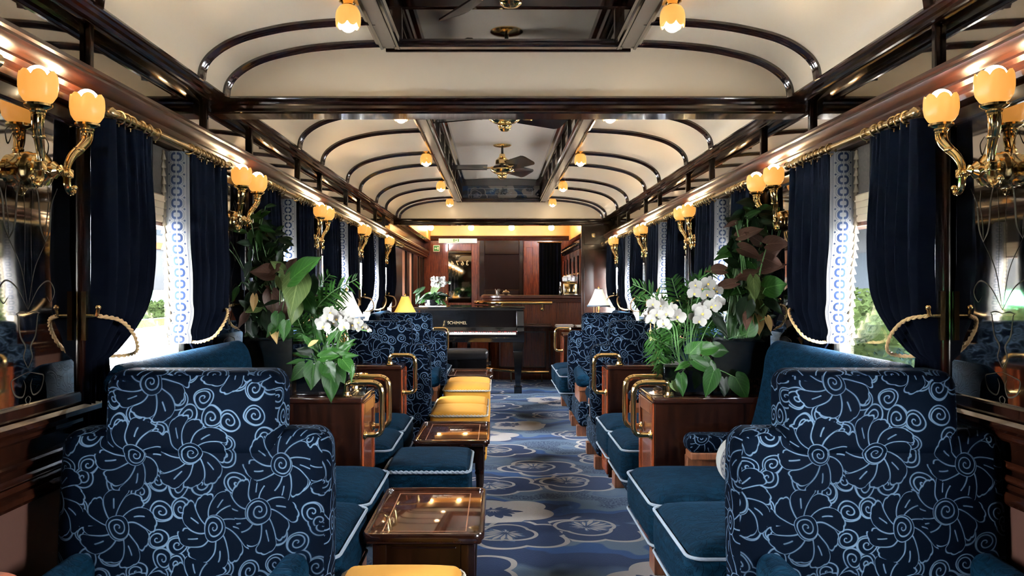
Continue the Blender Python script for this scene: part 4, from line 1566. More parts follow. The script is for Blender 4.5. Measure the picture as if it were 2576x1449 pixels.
# ------------------------------------------------------------------ bar end of the car
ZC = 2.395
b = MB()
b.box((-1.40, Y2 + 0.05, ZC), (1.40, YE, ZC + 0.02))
struct(b.build('ceiling_bar', M['bulb_lit_cream'], smooth=False))
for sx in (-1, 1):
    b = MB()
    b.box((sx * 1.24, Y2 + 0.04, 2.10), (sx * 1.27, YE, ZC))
    struct(b.build('wall_bar_frieze', M['bulb_lit_cream'], smooth=False))
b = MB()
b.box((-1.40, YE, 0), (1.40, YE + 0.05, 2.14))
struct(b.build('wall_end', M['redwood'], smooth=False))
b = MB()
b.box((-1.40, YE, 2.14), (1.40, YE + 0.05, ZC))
struct(b.build('wall_end_frieze', M['bulb_lit_cream'], smooth=False))
b = MB()
b.prism([(0, 2.10), (0.03, 2.10), (0.04, 2.12), (0.03, 2.135), (0.055, 2.15), (0.06, 2.17), (0.04, 2.185), (0, 2.19)], -1.25, 1.25, 'x', 0, -1, YE)
struct(b.build('trim_10', M['redwood_y'], ang=0.5))
# partition beside the bar
b = MB()
b.box((0.985, 9.76, 0), (1.35, 9.82, 2.09))
for (z0, z1) in ((0.1, 0.65), (0.75, 1.72), (1.78, 2.02)):
    b.box((1.02, 9.752, z0), (1.32, 9.762, z1))
struct(b.build('wall_partition', M['mahogany_v'], smooth=False, bevel=0.006))
r = thing('switch_plate', 'small brass switch plate high on the dark partition right of the bar', 'switch', (1.13, 9.75, 1.895))
b = MB()
b.rbox((1.11, 9.742, 1.87), (1.155, 9.7515, 1.92), 0.003, 2, 1)
b.build('plate', M['oldbrass'], r, merge=True)
b = MB()
b.rbox((1.126, 9.735, 1.885), (1.14, 9.743, 1.902), 0.002, 2, 1)
b.build('toggle', M['white'], r, merge=True)

# bulbs under the bar ceiling
for k, xr in enumerate((-1.13, -0.44, 0.25, 0.93)):
    lab = 'round bare bulb under the amber-lit bar ceiling, %s from the left' % ORD[k]
    x = xr + CX
    r = thing('ceiling_bulb', lab, 'lamp', (x, 13.6, ZC), 'bulbs under the bar ceiling')
    b = MB()
    b.lathe([(0.04, 0), (0.04, -0.01), (0.02, -0.03), (0.018, -0.07)], (x, 13.6, ZC), 16)
    b.build('socket', M['brass'], r)
    b = MB()
    b.ball((x, 13.6, ZC - 0.115), 0.05, 16)
    b.build('bulb', M['bar_bulb'], r)

# door with mirrored number, lit strip above it
XE = lambda px: CX + (px - 1250) * YE / F
ZE = lambda py: CH + (725 - py) * YE / F
r = thing('door_1', None, None, (XE(1157), YE, 0))
struct(r)
b = MB()
yf = YE - 0.03
x0, x1, g0, g1 = XE(1112), XE(1202), XE(1128), XE(1186)
for (a, c, za, zb) in ((x0, g0, 0, 2.04), (g1, x1, 0, 2.04), (g0, g1, 0, ZE(762)), (g0, g1, ZE(632), 2.04)):
    b.box((a, YE, za), (c, yf, zb))
struct(b.build('door_leaf', M['redwood'], r, smooth=False, bevel=0.008))
b = MB()
b.box((g0, YE - 0.008, ZE(762)), (g1, YE - 0.012, ZE(632)))
struct(b.build('door_glass', M['black_mirror'], r, smooth=False))
b = MB()
b.box((XE(1121), yf - 0.02, ZE(757)), (XE(1125), yf, ZE(738)))
b.tube([(XE(1123), yf - 0.03, ZE(744)), (XE(1133), yf - 0.03, ZE(745))], 0.012, 8)
struct(b.build('door_handle', M['brass'], r))

def text_mesh(body, size, loc, rot, mat, name, parent, mirrored=False, depth=0.002):
    cu = bpy.data.curves.new(name, 'FONT')
    cu.body = body
    cu.size = size
    cu.extrude = depth
    cu.align_x = 'CENTER'
    cu.align_y = 'CENTER'
    t = bpy.data.objects.new(name, cu)
    C.objects.link(t)
    bpy.context.view_layer.update()
    me = bpy.data.meshes.new_from_object(t.evaluated_get(bpy.context.evaluated_depsgraph_get()))
    bpy.data.objects.remove(t)
    m = Matrix.Translation(Vector(loc) - wloc(parent)) @ Matrix.Rotation(rot[2], 4, 'Z') @ Matrix.Rotation(rot[0], 4, 'X')
    if mirrored:
        m = m @ Matrix.Diagonal((-1, 1, 1, 1))
    me.transform(m)
    me.materials.clear()
    me.materials.append(mat)
    o = bpy.data.objects.new(name, me)
    C.objects.link(o)
    o.parent = parent
    return o
o = text_mesh('3 6 7 4', 0.115, ((g0 + g1) / 2, YE - 0.016, ZE(663)), (PI / 2, 0, 0), M['white'], 'door_number', r, True)
struct(o)
r = thing('light_strip', 'white lit strip with a green exit mark above the far door', 'sign', (XE(1152), YE - 0.02, ZE(606)))
b = MB()
b.box((XE(1104), YE - 0.05, ZE(612)), (XE(1200), YE - 0.002, ZE(601)))
b.build('lit_panel', M['sign_white'], r, smooth=False)
b = MB()
yg = YE - 0.053
b.box((XE(1141), yg, ZE(609)), (XE(1144), yg + 0.004, ZE(602)))
b.box((XE(1152), yg, ZE(609)), (XE(1155), yg + 0.004, ZE(602)))
b.box((XE(1146), yg, ZE(608)), (XE(1148), yg + 0.004, ZE(603)))
b.box((XE(1148), yg, ZE(606)), (XE(1150), yg + 0.004, ZE(604)))
b.build('exit_mark', M['green_sign'], r, smooth=False)
r = thing('exit_sign', 'small green exit sign with white arrow and doorway beside the far door', 'sign', (XE(1099), 14.2, ZE(626)))
b = MB()
b.box((XE(1091), 14.20, ZE(634)), (XE(1107), 14.215, ZE(618)))
b.build('sign_border', M['white'], r, smooth=False)
b = MB()
b.box((XE(1092.2), 14.197, ZE(632.8)), (XE(1105.8), 14.201, ZE(619.2)))
b.build('sign_face', M['green_sign'], r, smooth=False)
b = MB()
b.box((XE(1101.5), 14.194, ZE(629.5)), (XE(1104), 14.198, ZE(622.5)))
b.box((XE(1096.5), 14.194, ZE(626.6)), (XE(1100.5), 14.198, ZE(625.4)))
b.add([(XE(1094), 14.196, ZE(626)), (XE(1097), 14.196, ZE(623.6)), (XE(1097), 14.196, ZE(628.4))], [(0, 1, 2)])
b.build('sign_symbol', M['white'], r, smooth=False)
b = MB()
b.box((XE(1098), 14.21, ZE(618)), (XE(1100), 14.299, ZE(617)))
b.build('bracket', M['oldbrass'], r, smooth=False)

# framed dark panel, red pilaster, curtain at the far wall
r = thing('wall_panel', 'large dark lacquered panel with a raised frame on the far wall', 'panel', (XE(1260), YE, 1.0))
b = MB()
for (a, c, za, zb) in ((1206, 1219, 600, 746), (1306, 1316, 600, 746), (1219, 1306, 600, 641), (1219, 1306, 729, 746)):
    b.box((XE(a), YE - 0.001, ZE(zb)), (XE(c), YE - 0.03, ZE(za)))
b.build('frame', M['mahogany'], r, smooth=False, bevel=0.01)
b = MB()
b.box((XE(1219), YE - 0.001, ZE(729)), (XE(1306), YE - 0.012, ZE(641)))
b.build('panel_face', M['dark_panel'], r, smooth=False)
b = MB()
b.box((XE(1318), YE, 0), (XE(1356), YE - 0.06, 2.09))
b.box((XE(1323), YE - 0.055, 1.1), (XE(1340), YE - 0.07, 1.98))
struct(b.build('trim_11', M['redwood'], smooth=False, bevel=0.006))
r = thing('curtain', 'straight navy curtain hanging on the far wall behind the bar', 'curtain', (XE(1383), YE - 0.05, 2.05))
b = MB()
b.grid(lambda u, v: (XE(1356 + 54 * u), YE - 0.06 - 0.025 * sin(u * 38), 2.06 - 1.06 * v), 60, 4)
b.build('cloth', M['drape'], r, ang=2)
b = MB()
b.tube([(XE(1352), YE - 0.06, 2.065), (XE(1413), YE - 0.06, 2.065)], 0.012, 8)
b.build('rail', M['oldbrass'], r)

# glazed cupboard on the right wall behind the bar
r = thing('bar_cupboard', 'tall red mahogany cupboard with dark glazed doors right of the bar', 'cupboard', (1.22, 12.4, 1.15))
b = MB()
b.box((1.11, 10.95, 1.152), (1.345, 13.9, 1.92))
b.build('carcass', M['mahogany_v'], r, smooth=False, bevel=0.006)
b = MB()
b.box((1.085, 10.95, 1.80), (1.112, 13.9, 1.92))
for k in range(12):
    b.ball((1.084, 11.1 + 0.25 * k, 1.86), 0.022, 10)
b.build('crest', M['mahogany'], r)
for k in range(5):
    y = 11.0 + k * 0.58
    b = MB()
    for (a, c, za, zb) in ((y, y + 0.09, 1.17, 1.79), (y + 0.46, y + 0.55, 1.17, 1.79), (y + 0.09, y + 0.46, 1.17, 1.24), (y + 0.09, y + 0.46, 1.71, 1.79)):
        b.box((1.09, a, za), (1.111, c, zb))
    d = b.build('door', M['redwood'], r, smooth=False, bevel=0.004)
    b = MB()
    b.box((1.10, y + 0.09, 1.24), (1.106, y + 0.46, 1.71))
    b.build('door_glass', M['black_mirror'], d, smooth=False)
    b = MB()
    b.ball((1.08, y + 0.05, 1.45), 0.014, 8)
    b.build('door_knob', M['brass'], d)

# bar counter with a rounded end
def bar_outline(o):
    pts = [(1.33, 10.80 - o)]
    for k in range(13):
        a = -PI / 2 - PI / 2 * k / 12
        pts.append((0.03 + (0.26 + o) * cos(a), 11.06 + (0.26 + o) * sin(a)))
    pts += [(-0.23 - o, 12.6), (0.16, 12.6), (0.16, 11.25), (1.33, 11.25)]
    return pts
def extrude(b, pts, z0, z1, mi=0):
    n = len(pts)
    b.add([(x, y, z) for z in (z0, z1) for x, y in pts], [tuple(range(n))[::-1], tuple(range(n, 2 * n))] + [(i, (i + 1) % n, n + (i + 1) % n, n + i) for i in range(n)], mi)
r = thing('bar_counter', 'red mahogany bar counter with a rounded end and brass rails, behind the piano', 'bar counter', (0.5, 11.0, 0))
b = MB()
extrude(b, bar_outline(-0.06), 0.0, 1.07)
b.build('bar_front', M['zebra'], r, smooth=True, ang=0.5)
b = MB()
for (o, z0, z1) in ((0.0, 1.055, 1.078), (0.02, 1.078, 1.10), (0.005, 1.10, 1.112), (0.035, 1.112, 1.15)):
    extrude(b, bar_outline(o), z0, z1)
b.build('counter_top', M['redwood_y'], r, ang=0.5, bevel=0.006)
b = MB()
for (x0_, x1_, z0_, z1_) in ((0.30, 0.62, 0.16, 0.66), (-0.02, 0.26, 0.16, 0.66), (0.66, 0.95, 0.16, 0.66)):
    for (a, c, za, zb) in ((x0_, x0_ + 0.02, z0_, z1_), (x1_ - 0.02, x1_, z0_, z1_), (x0_, x1_, z0_, z0_ + 0.02), (x0_, x1_, z1_ - 0.02, z1_)):
        b.box((a, 10.845, za), (c, 10.865, zb))
b.build('panel_moulding', M['redwood_y'], r, smooth=False)
b = MB()
b.rbox((0.30, 10.66, 0.715), (0.69, 10.87, 0.765), 0.02, 3, 2)
ledge = b.build('arm_ledge', M['redwood_y'], r, merge=True)
b = MB()
path = [(-0.36, 12.0, 1.05), (-0.36, 11.2, 1.05), (-0.33, 10.98, 1.05), (-0.22, 10.80, 1.05), (-0.05, 10.70, 1.05), (0.12, 10.68, 1.05), (0.69, 10.68, 1.05)]
b.tube(rounded(path, 0.15, 4), 0.024, 14)
for xb in (0.56, 0.02):
    b.tube([(xb, 10.68, 1.03), (xb, 10.68, 0.985), (xb, 10.74, 0.96), (xb, 10.86, 0.96)], 0.012, 10)
    b.ball((xb, 10.68, 0.965), 0.028, 12)
b.build('hand_rail', M['brass'], r)
b = MB()
path = [(-0.30, 11.1, 0.15), (-0.18, 10.80, 0.15), (0.02, 10.66, 0.15), (0.30, 10.60, 0.13), (0.64, 10.60, 0.13)]
b.tube(rounded(path, 0.15, 4), 0.02, 12)
for xb in (0.55, 0.14):
    b.tube([(xb, 10.61, 0.13), (xb, 10.62, 0.0)], 0.01, 8)
b.build('foot_rail', M['brass'], r)

r = thing('menu_cabinet', 'low dark cabinet against the bar carrying white menus', 'cabinet', (0.95, 10.5, 0))
b = MB()
b.box((0.70, 10.30, 0), (1.33, 10.64, 0.72))
b.build('body', M['zebra'], r, smooth=False, bevel=0.006)
b = MB()
b.rbox((0.69, 10.29, 0.715), (1.335, 10.65, 0.742), 0.006, 2, 2)
b.build('cabinet_top', M['mahogany'], r, merge=True)
for k, (x0_, z0_) in enumerate(((0.72, 0.743), (0.725, 0.752), (0.73, 0.761), (0.99, 0.743), (0.985, 0.752))):
    lab = ['bottom', 'middle', 'top', 'bottom', 'top'][k]
    lab = 'white menu, %s of the %s stack on the low cabinet by the bar' % (lab, 'left' if k < 3 else 'right')
    r = thing('menu', lab, 'menu', (x0_ + 0.12, 10.52, z0_), 'white menus')
    b = MB()
    b.box((x0_, 10.33, z0_), (x0_ + 0.22, 10.61, z0_ + 0.008))
    b.build('pages', M['white'], r, smooth=False)
    b = MB()
    b.box((x0_ + 0.22, 10.33, z0_), (x0_ + 0.228, 10.61, z0_ + 0.0085))
    b.build('spine', M['trimblue'], r, smooth=False)

# things on the bar
r = thing('coffee_machine', 'brass and chrome coffee machine with white napkins on top, right end of the bar', 'coffee machine', (0.94, 11.05, 1.15))
b = MB()
b.rbox((0.86, 10.93, 1.152), (1.06, 11.2, 1.32), 0.02, 3, 2)
b.lathe([(0.08, 0), (0.085, 0.02), (0.06, 0.03)], (0.96, 11.06, 1.315), 20)
b.build('machine_body', M['brass'], r, merge=True)
b = MB()
for k in range(3):
    b.tube([(0.885 + 0.06 * k, 10.92, 1.25), (0.885 + 0.06 * k, 10.88, 1.23), (0.885 + 0.06 * k, 10.88, 1.20)], 0.012, 8)
b.rbox((0.87, 10.86, 1.152), (1.05, 10.94, 1.17), 0.005, 2, 1)
b.build('taps', M['steel'], r)
b = MB()
for k in range(3):
    b.lathe([(0.05, 0), (0.056, 0.05), (0.03, 0.07), (1e-6, 0.075)], (0.91 + 0.05 * k, 11.06, 1.345 + 0.012 * (k % 2)), 6)
b.build('napkins', M['white'], r, smooth=False)
r = thing('bottle', 'dark bottle with silver neck left of the coffee machine', 'bottle', (0.83, 11.0, 1.15))
b = MB()
b.lathe([(0.024, 0), (0.026, 0.01), (0.026, 0.10), (0.012, 0.13)], (0.83, 11.0, 1.151), 16)
b.build('body', M['lacquer'], r)
b = MB()
b.lathe([(0.0115, 0.128), (0.011, 0.17), (0.013, 0.171), (0.013, 0.18)], (0.83, 11.0, 1.151), 14)
b.build('neck', M['steel'], r)
r = thing('straw_cup', 'cup of pale straws standing on the bar above the piano', 'cup', (0.0, 10.98, 1.15))
b = MB()
b.lathe([(0.028, 0), (0.035, 0.06), (0.033, 0.06), (0.026, 0.004)], (-0.04, 10.98, 1.151), 18)
b.build('cup', M['steel'], r)
b = MB()
for k in range(9):
    a = k * 0.7
    b.tube([(-0.04 + 0.012 * cos(a), 10.98 + 0.012 * sin(a), 1.156), (-0.04 + 0.035 * cos(a), 10.98 + 0.03 * sin(a), 1.225 + 0.006 * (k % 3))], 0.0045, 6)
b.build('straws', M['rope'], r)
r = thing('sugar_bowl', 'small lidded silver bowl beside the straws on the bar', 'bowl', (0.08, 10.98, 1.15))
b = MB()
b.lathe([(0.02, 0), (0.024, 0.006), (0.05, 0.03), (0.052, 0.04), (0.05, 0.042)], (0.075, 10.98, 1.151), 20)
b.build('bowl', M['steel'], r)
b = MB()
b.lathe([(0.05, 0.042), (0.03, 0.058), (0.008, 0.064), (0.009, 0.074), (1e-6, 0.076)], (0.075, 10.98, 1.151), 20)
b.build('lid', M['steel'], r)

# ------------------------------------------------------------------ grand piano and bench
r = thing('grand_piano', 'black lacquered grand piano standing across the end of the car', 'piano', (-0.48, 9.9, 0))
px0, px1, yf = -1.215, 0.275, 9.40
def pcase(o):
    pts = [(px1 + o, 9.60 - o), (px1 + o, 10.0)]
    for k in range(1, 9):
        t = k / 8
        pts.append((px1 + o - 0.75 * (t * t * (3 - 2 * t)), 10.0 + 0.65 * t))
    pts += [(-0.70, 10.72 + o), (px0 + 0.2, 10.72 + o), (px0 - o, 10.45), (px0 - o, 9.60 - o)]
    return pts
b = MB()
extrude(b, pcase(0), 0.66, 0.985)
b.build('case', M['lacquer'], r, ang=0.6, bevel=0.006)
b = MB()
extrude(b, [(x, y if y > 9.7 else 9.56) for x, y in pcase(0.012)], 1.0, 1.022)
lid = b.build('lid', M['lacquer'], r, ang=0.6, bevel=0.006)
b = MB()
extrude(b, [(x, y if y > 9.7 else 9.60) for x, y in pcase(-0.01)], 0.985, 1.001)
b.build('lid_buffer', M['black'], lid)
b = MB()
b.box((px0 + 0.09, 9.565, 0.735), (px1 - 0.09, 9.602, 0.985))
b.prism([(9.545, 0.735), (9.565, 0.73), (9.565, 0.78), (9.555, 0.78)], px0 + 0.09, px1 - 0.09, 'x')
fb = b.build('fallboard', M['lacquer'], r, smooth=False, bevel=0.003)
text_mesh('SCHIMMEL', 0.050, (P(1150, 813, 9.56).x, 9.5635, P(1150, 813, 9.56).z), (PI / 2, 0, 0), M['goldletter'], 'maker_lettering', fb, depth=0.0008)
for e0, e1 in ((px0, px0 + 0.09), (px1 - 0.09, px1)):
    b = MB()
    b.add([(x, y, z) for x in (e0, e1) for y, z in ((yf, 0.66), (yf, 0.74), (9.47, 0.80), (9.57, 0.975), (9.602, 0.985), (9.602, 0.66))],
          [(0, 1, 2, 3, 4, 5), (11, 10, 9, 8, 7, 6)] + [(i, (i + 1) % 6, 6 + (i + 1) % 6, 6 + i) for i in range(6)])
    b.build('key_cheek', M['lacquer'], r, smooth=False, bevel=0.005)
b = MB()
b.box((px0, yf - 0.02, 0.61), (px1, 9.62, 0.665))
b.box((px0 + 0.09, yf - 0.005, 0.664), (px1 - 0.09, yf + 0.012, 0.70))
b.build('key_bed', M['lacquer'], r, smooth=False, bevel=0.004)
kw = (px1 - px0 - 0.20) / 52
for k in range(52):
    b = MB()
    xx = px0 + 0.10 + k * kw
    b.box((xx + 0.0008, yf + 0.014, 0.675), (xx + kw - 0.0008, 9.553, 0.722))
    b.build('white_key', M['ivory'], r, smooth=False)
for k in range(51):
    if k % 7 in (1, 4):
        continue
    b = MB()
    xx = px0 + 0.10 + (k + 1) * kw
    b.box((xx - 0.006, yf + 0.065, 0.722), (xx + 0.006, 9.553, 0.734))
    b.build('black_key', M['black'], r, smooth=False)
b = MB()
b.box((px0 + 0.09, 9.553, 0.70), (px1 - 0.09, 9.566, 0.742))
b.build('felt_strip', M['felt'], r, smooth=False)
for (lx, ly) in ((px1 - 0.075, 9.47), (px0 + 0.075, 9.47), (-0.62, 10.45)):
    b = MB()
    for (w0, z0_, w1, z1_) in ((0.030, 0.085, 0.055, 0.50), (0.055, 0.50, 0.066, 0.615)):
        b.add([(lx + s * w0, ly + t * w0, z0_) for s, t in ((-1, -1), (1, -1), (1, 1), (-1, 1))] + [(lx + s * w1, ly + t * w1, z1_) for s, t in ((-1, -1), (1, -1), (1, 1), (-1, 1))],
              [(3, 2, 1, 0), (4, 5, 6, 7), (0, 1, 5, 4), (1, 2, 6, 5), (2, 3, 7, 6), (3, 0, 4, 7)])
    b.box((lx - 0.046, ly - 0.046, 0.0), (lx + 0.046, ly + 0.046, 0.085))
    b.build('leg', M['lacquer'], r, smooth=False, bevel=0.004)
b = MB()
for e in (-0.09, 0.09):
    b.box((-0.48 + e - 0.02, 9.66, 0.12), (-0.48 + e + 0.02, 9.70, 0.62))
b.box((-0.64, 9.60, 0.09), (-0.32, 9.74, 0.13))
ly = b.build('pedal_lyre', M['lacquer'], r, smooth=False)
for e in (-0.07, 0, 0.07):
    b = MB()
    b.rbox((-0.48 + e - 0.016, 9.47, 0.06), (-0.48 + e + 0.016, 9.62, 0.075), 0.006, 2, 2)
    b.build('pedal', M['brass'], ly, merge=True)

r = thing('piano_bench', 'black leather piano bench with a padded creased seat', 'bench', (-0.40, 9.08, 0))
b = MB()
b.rbox((-0.67, 8.95, 0.44), (-0.15, 9.27, 0.545), 0.035, 4, 8, bt=0.012)
b.build('padded_seat', M['blackleather'], r, merge=True, ang=1.3)
b = MB()
b.box((-0.65, 8.97, 0.32), (-0.17, 9.25, 0.445))
b.build('seat_box', M['lacquer'], r, smooth=False)
for ex in (-0.62, -0.20):
    for ey in (9.0, 9.22):
        b = MB()
        b.lathe([(0.014, 0), (0.024, 0.32)], (ex, ey, 0), 10)
        b.build('leg', M['lacquer'], r)
    b = MB()
    b.lathe([(0.008, 0), (0.008, 0.03), (0.026, 0.032), (0.026, 0.05), (1e-6, 0.055)], (-0.17 if ex > -0.3 else -0.65, 9.11, 0.39), 14, (1 if ex > -0.3 else -1, 0, 0))
    b.build('height_knob', M['lacquer'], r)

# ------------------------------------------------------------------ plants
HEART = [(0, 0.66), (0.1, 0.90), (0.22, 1.0), (0.38, 0.95), (0.55, 0.76), (0.70, 0.52), (0.82, 0.31), (0.92, 0.13), (1.0, 0.0)]
def interp(tab, t):
    for (a, u), (c, v) in zip(tab, tab[1:]):
        if t <= c:
            return u + (v - u) * (t - a) / (c - a)
    return tab[-1][1]

def leaf(b, base, d, L, wd, shape='ovate', droop=0.25, fold=0.25, mi=0, face=None):
    """leaf blade from base along d; face = direction the upper side looks at"""
    d = Vector(d).normalized()
    f = Vector(face if face is not None else (0, -1, 0.5))
    n = (f - d * f.dot(d))
    if n.length < 1e-3:
        n = d.orthogonal()
    n.normalize()
    s = d.cross(n)
    nl, nw = (11, 4) if shape == 'heart' else (9, 3) if shape != 'lance' else (7, 2)
    vs, uv = [], []
    for i in range(nl + 1):
        t = i / nl
        if shape == 'heart':
            w_ = wd * interp(HEART, t)
            back = 0
        elif shape == 'lance':
            w_ = sin(PI * max(0.02, min(0.99, t ** 0.8))) * wd
            back = 0
        elif shape == 'round':
            w_ = math.sqrt(max(0.0, 1 - (2 * t ** 0.85 - 1) ** 2)) * wd
            back = 0
        else:
            w_ = sin(PI * max(0.02, min(0.99, t ** 0.72))) ** 0.85 * wd
            back = 0
        for j in range(-nw, nw + 1):
            q = j / nw
            x = s * (q * w_ * 0.5)
            along = t * L + back * L * abs(q) ** 1.5
            if shape == 'heart':
                along -= 0.19 * L * max(0, 1 - 2.6 * t) * sin(PI * 0.82 * abs(q))
            lift = -droop * t * t * L + fold * abs(q) * w_ * 0.5 - 0.12 * q * q * w_
            p = Vector(base) + d * along + x + n * (fold * abs(q) * w_ * 0.5) + Vector((0, 0, -droop * t * t * L))
            p += n * (0.03 * L * sin(t * 9 + q * 4) * abs(q))
            vs.append(p)
            uv.append((q, t))
    m = 2 * nw + 1
    fs = [(i * m + j, (i + 1) * m + j, (i + 1) * m + j + 1, i * m + j + 1) for i in range(nl) for j in range(m - 1)]
    b.add(vs, fs, mi, uv)

def imdir(deg, depth=0.0):
    a = math.radians(deg)
    return Vector((cos(a), depth, sin(a)))

R = random.Random(11)
AL = random.Random(21)
LM = [M['leaf'], M['leaf_bright'], M['leaf_dark'], M['leaf_pink'], M['leaf_pale'], M['leaf_yellow']]

def glass_tank(x0, x1, y0, y1, z0, z1, fill, label, pebbles=True):
    r = thing('glass_planter', label, 'planter', ((x0 + x1) / 2, (y0 + y1) / 2, z0))
    b = MB()
    t = 0.006
    for (a, c, d, e) in ((x0, y0, x1, y0 + t), (x0, y1 - t, x1, y1), (x0, y0 + t, x0 + t, y1 - t), (x1 - t, y0 + t, x1, y1 - t)):
        b.box((a, c, z0), (d, e, z1))
    b.box((x0 + t, y0 + t, z0), (x1 - t, y1 - t, z0 + t))
    b.build('glass_walls', M['vase_glass'], r, smooth=False)
    b = MB()
    zs = z0 + t + (z1 - z0) * fill
    b.grid(lambda u, v: (x0 + t + 0.002 + (x1 - x0 - 2 * t - 0.004) * u, y0 + t + 0.002 + (y1 - y0 - 2 * t - 0.004) * v, zs + 0.006 * sin(u * 17) * cos(v * 13)), 10, 10)
    b.box((x0 + t + 0.002, y0 + t + 0.002, z0 + t), (x1 - t - 0.002, y1 - t - 0.002, zs - 0.006))
    so = b.build('soil', M['soil'], r)
    if pebbles:
        b = MB()
        q = random.Random(3)
        for k in range(90):
            b.ball((q.uniform(x0 + 0.012, x1 - 0.012), y0 + t + 0.0025, q.uniform(z0 + 0.012, z0 + 0.075)), q.uniform(0.005, 0.008), 6, sq=(1, 0.4, 1))
        o = b.build('pebbles', M['pebble'], r)
        o['kind'] = 'stuff'
    return r

def plant(name, label, base, cat='plant'):
    return thing(name, label, cat, base)

def spray(par, root, leaves, Y0, shape, dflt=0.0, stem_mat='stem', stems=True, bend=0.35, r0=0.0022):
    """leaves: (px, py, length px, image angle, colour, width ratio) - each with its own distance"""
    b, st = MB(), MB()
    for k, L in enumerate(leaves):
        px, py, ln, ang, mi = L[:5]
        wr = L[5] if len(L) > 5 else 0.8
        Y = L[6] if len(L) > 6 else Y0 + R.uniform(-0.07, 0.07)
        p = P(px, py, Y)
        p.x = max(-1.22, min(1.20, p.x))
        Lm = ln * Y / F
        leaf(b, p, imdir(ang, R.uniform(-0.35, 0.15)), Lm, Lm * wr, shape, R.uniform(0.02, 0.18), R.uniform(0.05, 0.3), mi, (R.uniform(-0.4, 0.4), -1, R.uniform(0.1, 0.8)))
        if stems:
            rt = Vector(root) + Vector((R.uniform(-0.02, 0.02), R.uniform(-0.02, 0.02), 0))
            mid = rt.lerp(p, 0.55) + Vector((0, 0, bend * (p - rt).length * 0.35))
            st.tube(catmull([rt, mid, p], 6), r0, 6)
    b.build('leaves', LM, par, uv='own', ang=2)
    if stems:
        st.build('stems', M[stem_mat], par)

def orchid(par, flowers, root, Y0, size=30):
    for k, fl in enumerate(flowers):
        px, py = fl[:2]
        Y = Y0 + R.uniform(-0.04, 0.04)
        c = P(px, py, Y)
        s = (fl[2] if len(fl) > 2 else size) * Y / F * 0.5
        face = Vector((R.uniform(-0.5, 0.5), -1, R.uniform(-0.25, 0.25))).normalized()
        rx = R.uniform(-0.35, 0.35)
        u = Vector((0, 0, 1)).cross(face).normalized()
        v = face.cross(u)
        b = MB()
        for a, ln, wd in ((90, 0.95, 0.75), (210, 0.95, 0.7), (330, 0.95, 0.7), (10, 1.0, 1.25), (170, 1.0, 1.25)):
            q = math.radians(a) + rx
            d = u * cos(q) + v * sin(q)
            leaf(b, c + face * (0.004 if wd > 1 else 0), d, s * ln, s * wd * 0.85, 'round', 0.0, -0.12, 0, face)
        o = b.build('flower', M['petal'], par, ang=2)
        b = MB()
        b.ball(tuple(c + face * 0.006 - v * 0.1 * s), s * 0.15, 8)
        b.build('flower_lip', M['lip'], o)
    b = MB()
    for chain in root:
        b.tube(catmull(chain, 6), 0.0026, 7)
    b.build('stems', M['stem'], par)

# ---- left cabinet
zt = 0.751
glass_tank(-1.235, -1.00, 3.71, 3.95, zt, 1.022, 0.93, 'tall clear glass planter of dark soil and pebbles on the near left cabinet')
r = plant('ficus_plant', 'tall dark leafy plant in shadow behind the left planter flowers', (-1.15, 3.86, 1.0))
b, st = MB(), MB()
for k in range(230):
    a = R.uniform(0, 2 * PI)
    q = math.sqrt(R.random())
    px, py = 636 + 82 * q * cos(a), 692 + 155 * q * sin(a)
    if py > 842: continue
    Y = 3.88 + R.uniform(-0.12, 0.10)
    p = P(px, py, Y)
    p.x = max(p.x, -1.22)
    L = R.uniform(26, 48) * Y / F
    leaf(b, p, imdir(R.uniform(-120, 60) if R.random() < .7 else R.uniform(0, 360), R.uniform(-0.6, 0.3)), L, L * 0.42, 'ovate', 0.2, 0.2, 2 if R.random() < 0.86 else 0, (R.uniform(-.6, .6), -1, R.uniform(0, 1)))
    if k % 4 == 0:
        rt = Vector((-1.13 + R.uniform(-0.04, 0.04), 3.86, 1.0))
        st.tube(catmull([rt, rt.lerp(p, 0.5) + Vector((0, 0, 0.06)), p], 5), 0.002, 5)
for (px, py, ln, ang, mi) in ((640, 560, 40, 60, 1), (655, 548, 34, 35, 1), (668, 520, 30, 10, 0), (622, 585, 36, 170, 0), (652, 620, 34, 80, 1), (672, 575, 40, -50, 2), (700, 600, 46, -20, 2), (690, 640, 45, -60, 2), (575, 625, 40, 150, 0), (600, 720, 40, 250, 0), (560, 575, 28, 150, 0)):
    p = P(px, py, 3.82)
    leaf(b, p, imdir(ang, -0.2), ln * 3.82 / F, ln * 3.82 / F * 0.42, 'ovate', 0.1, 0.2, mi)
    st.tube(catmull([Vector((-1.12, 3.86, 1.0)), P((px + 640) / 2, (py + 720) / 2, 3.85), p], 6), 0.0022, 5)
b.build('leaves', LM, r, uv='own', ang=2)
st.build('stems', M['stem'], r)
r = plant('arrowhead_plant', 'arrowhead plant with large pinkish brown and green leaves in the left glass planter', (-1.08, 3.80, 1.0))
rt = P(702, 848, 3.79)
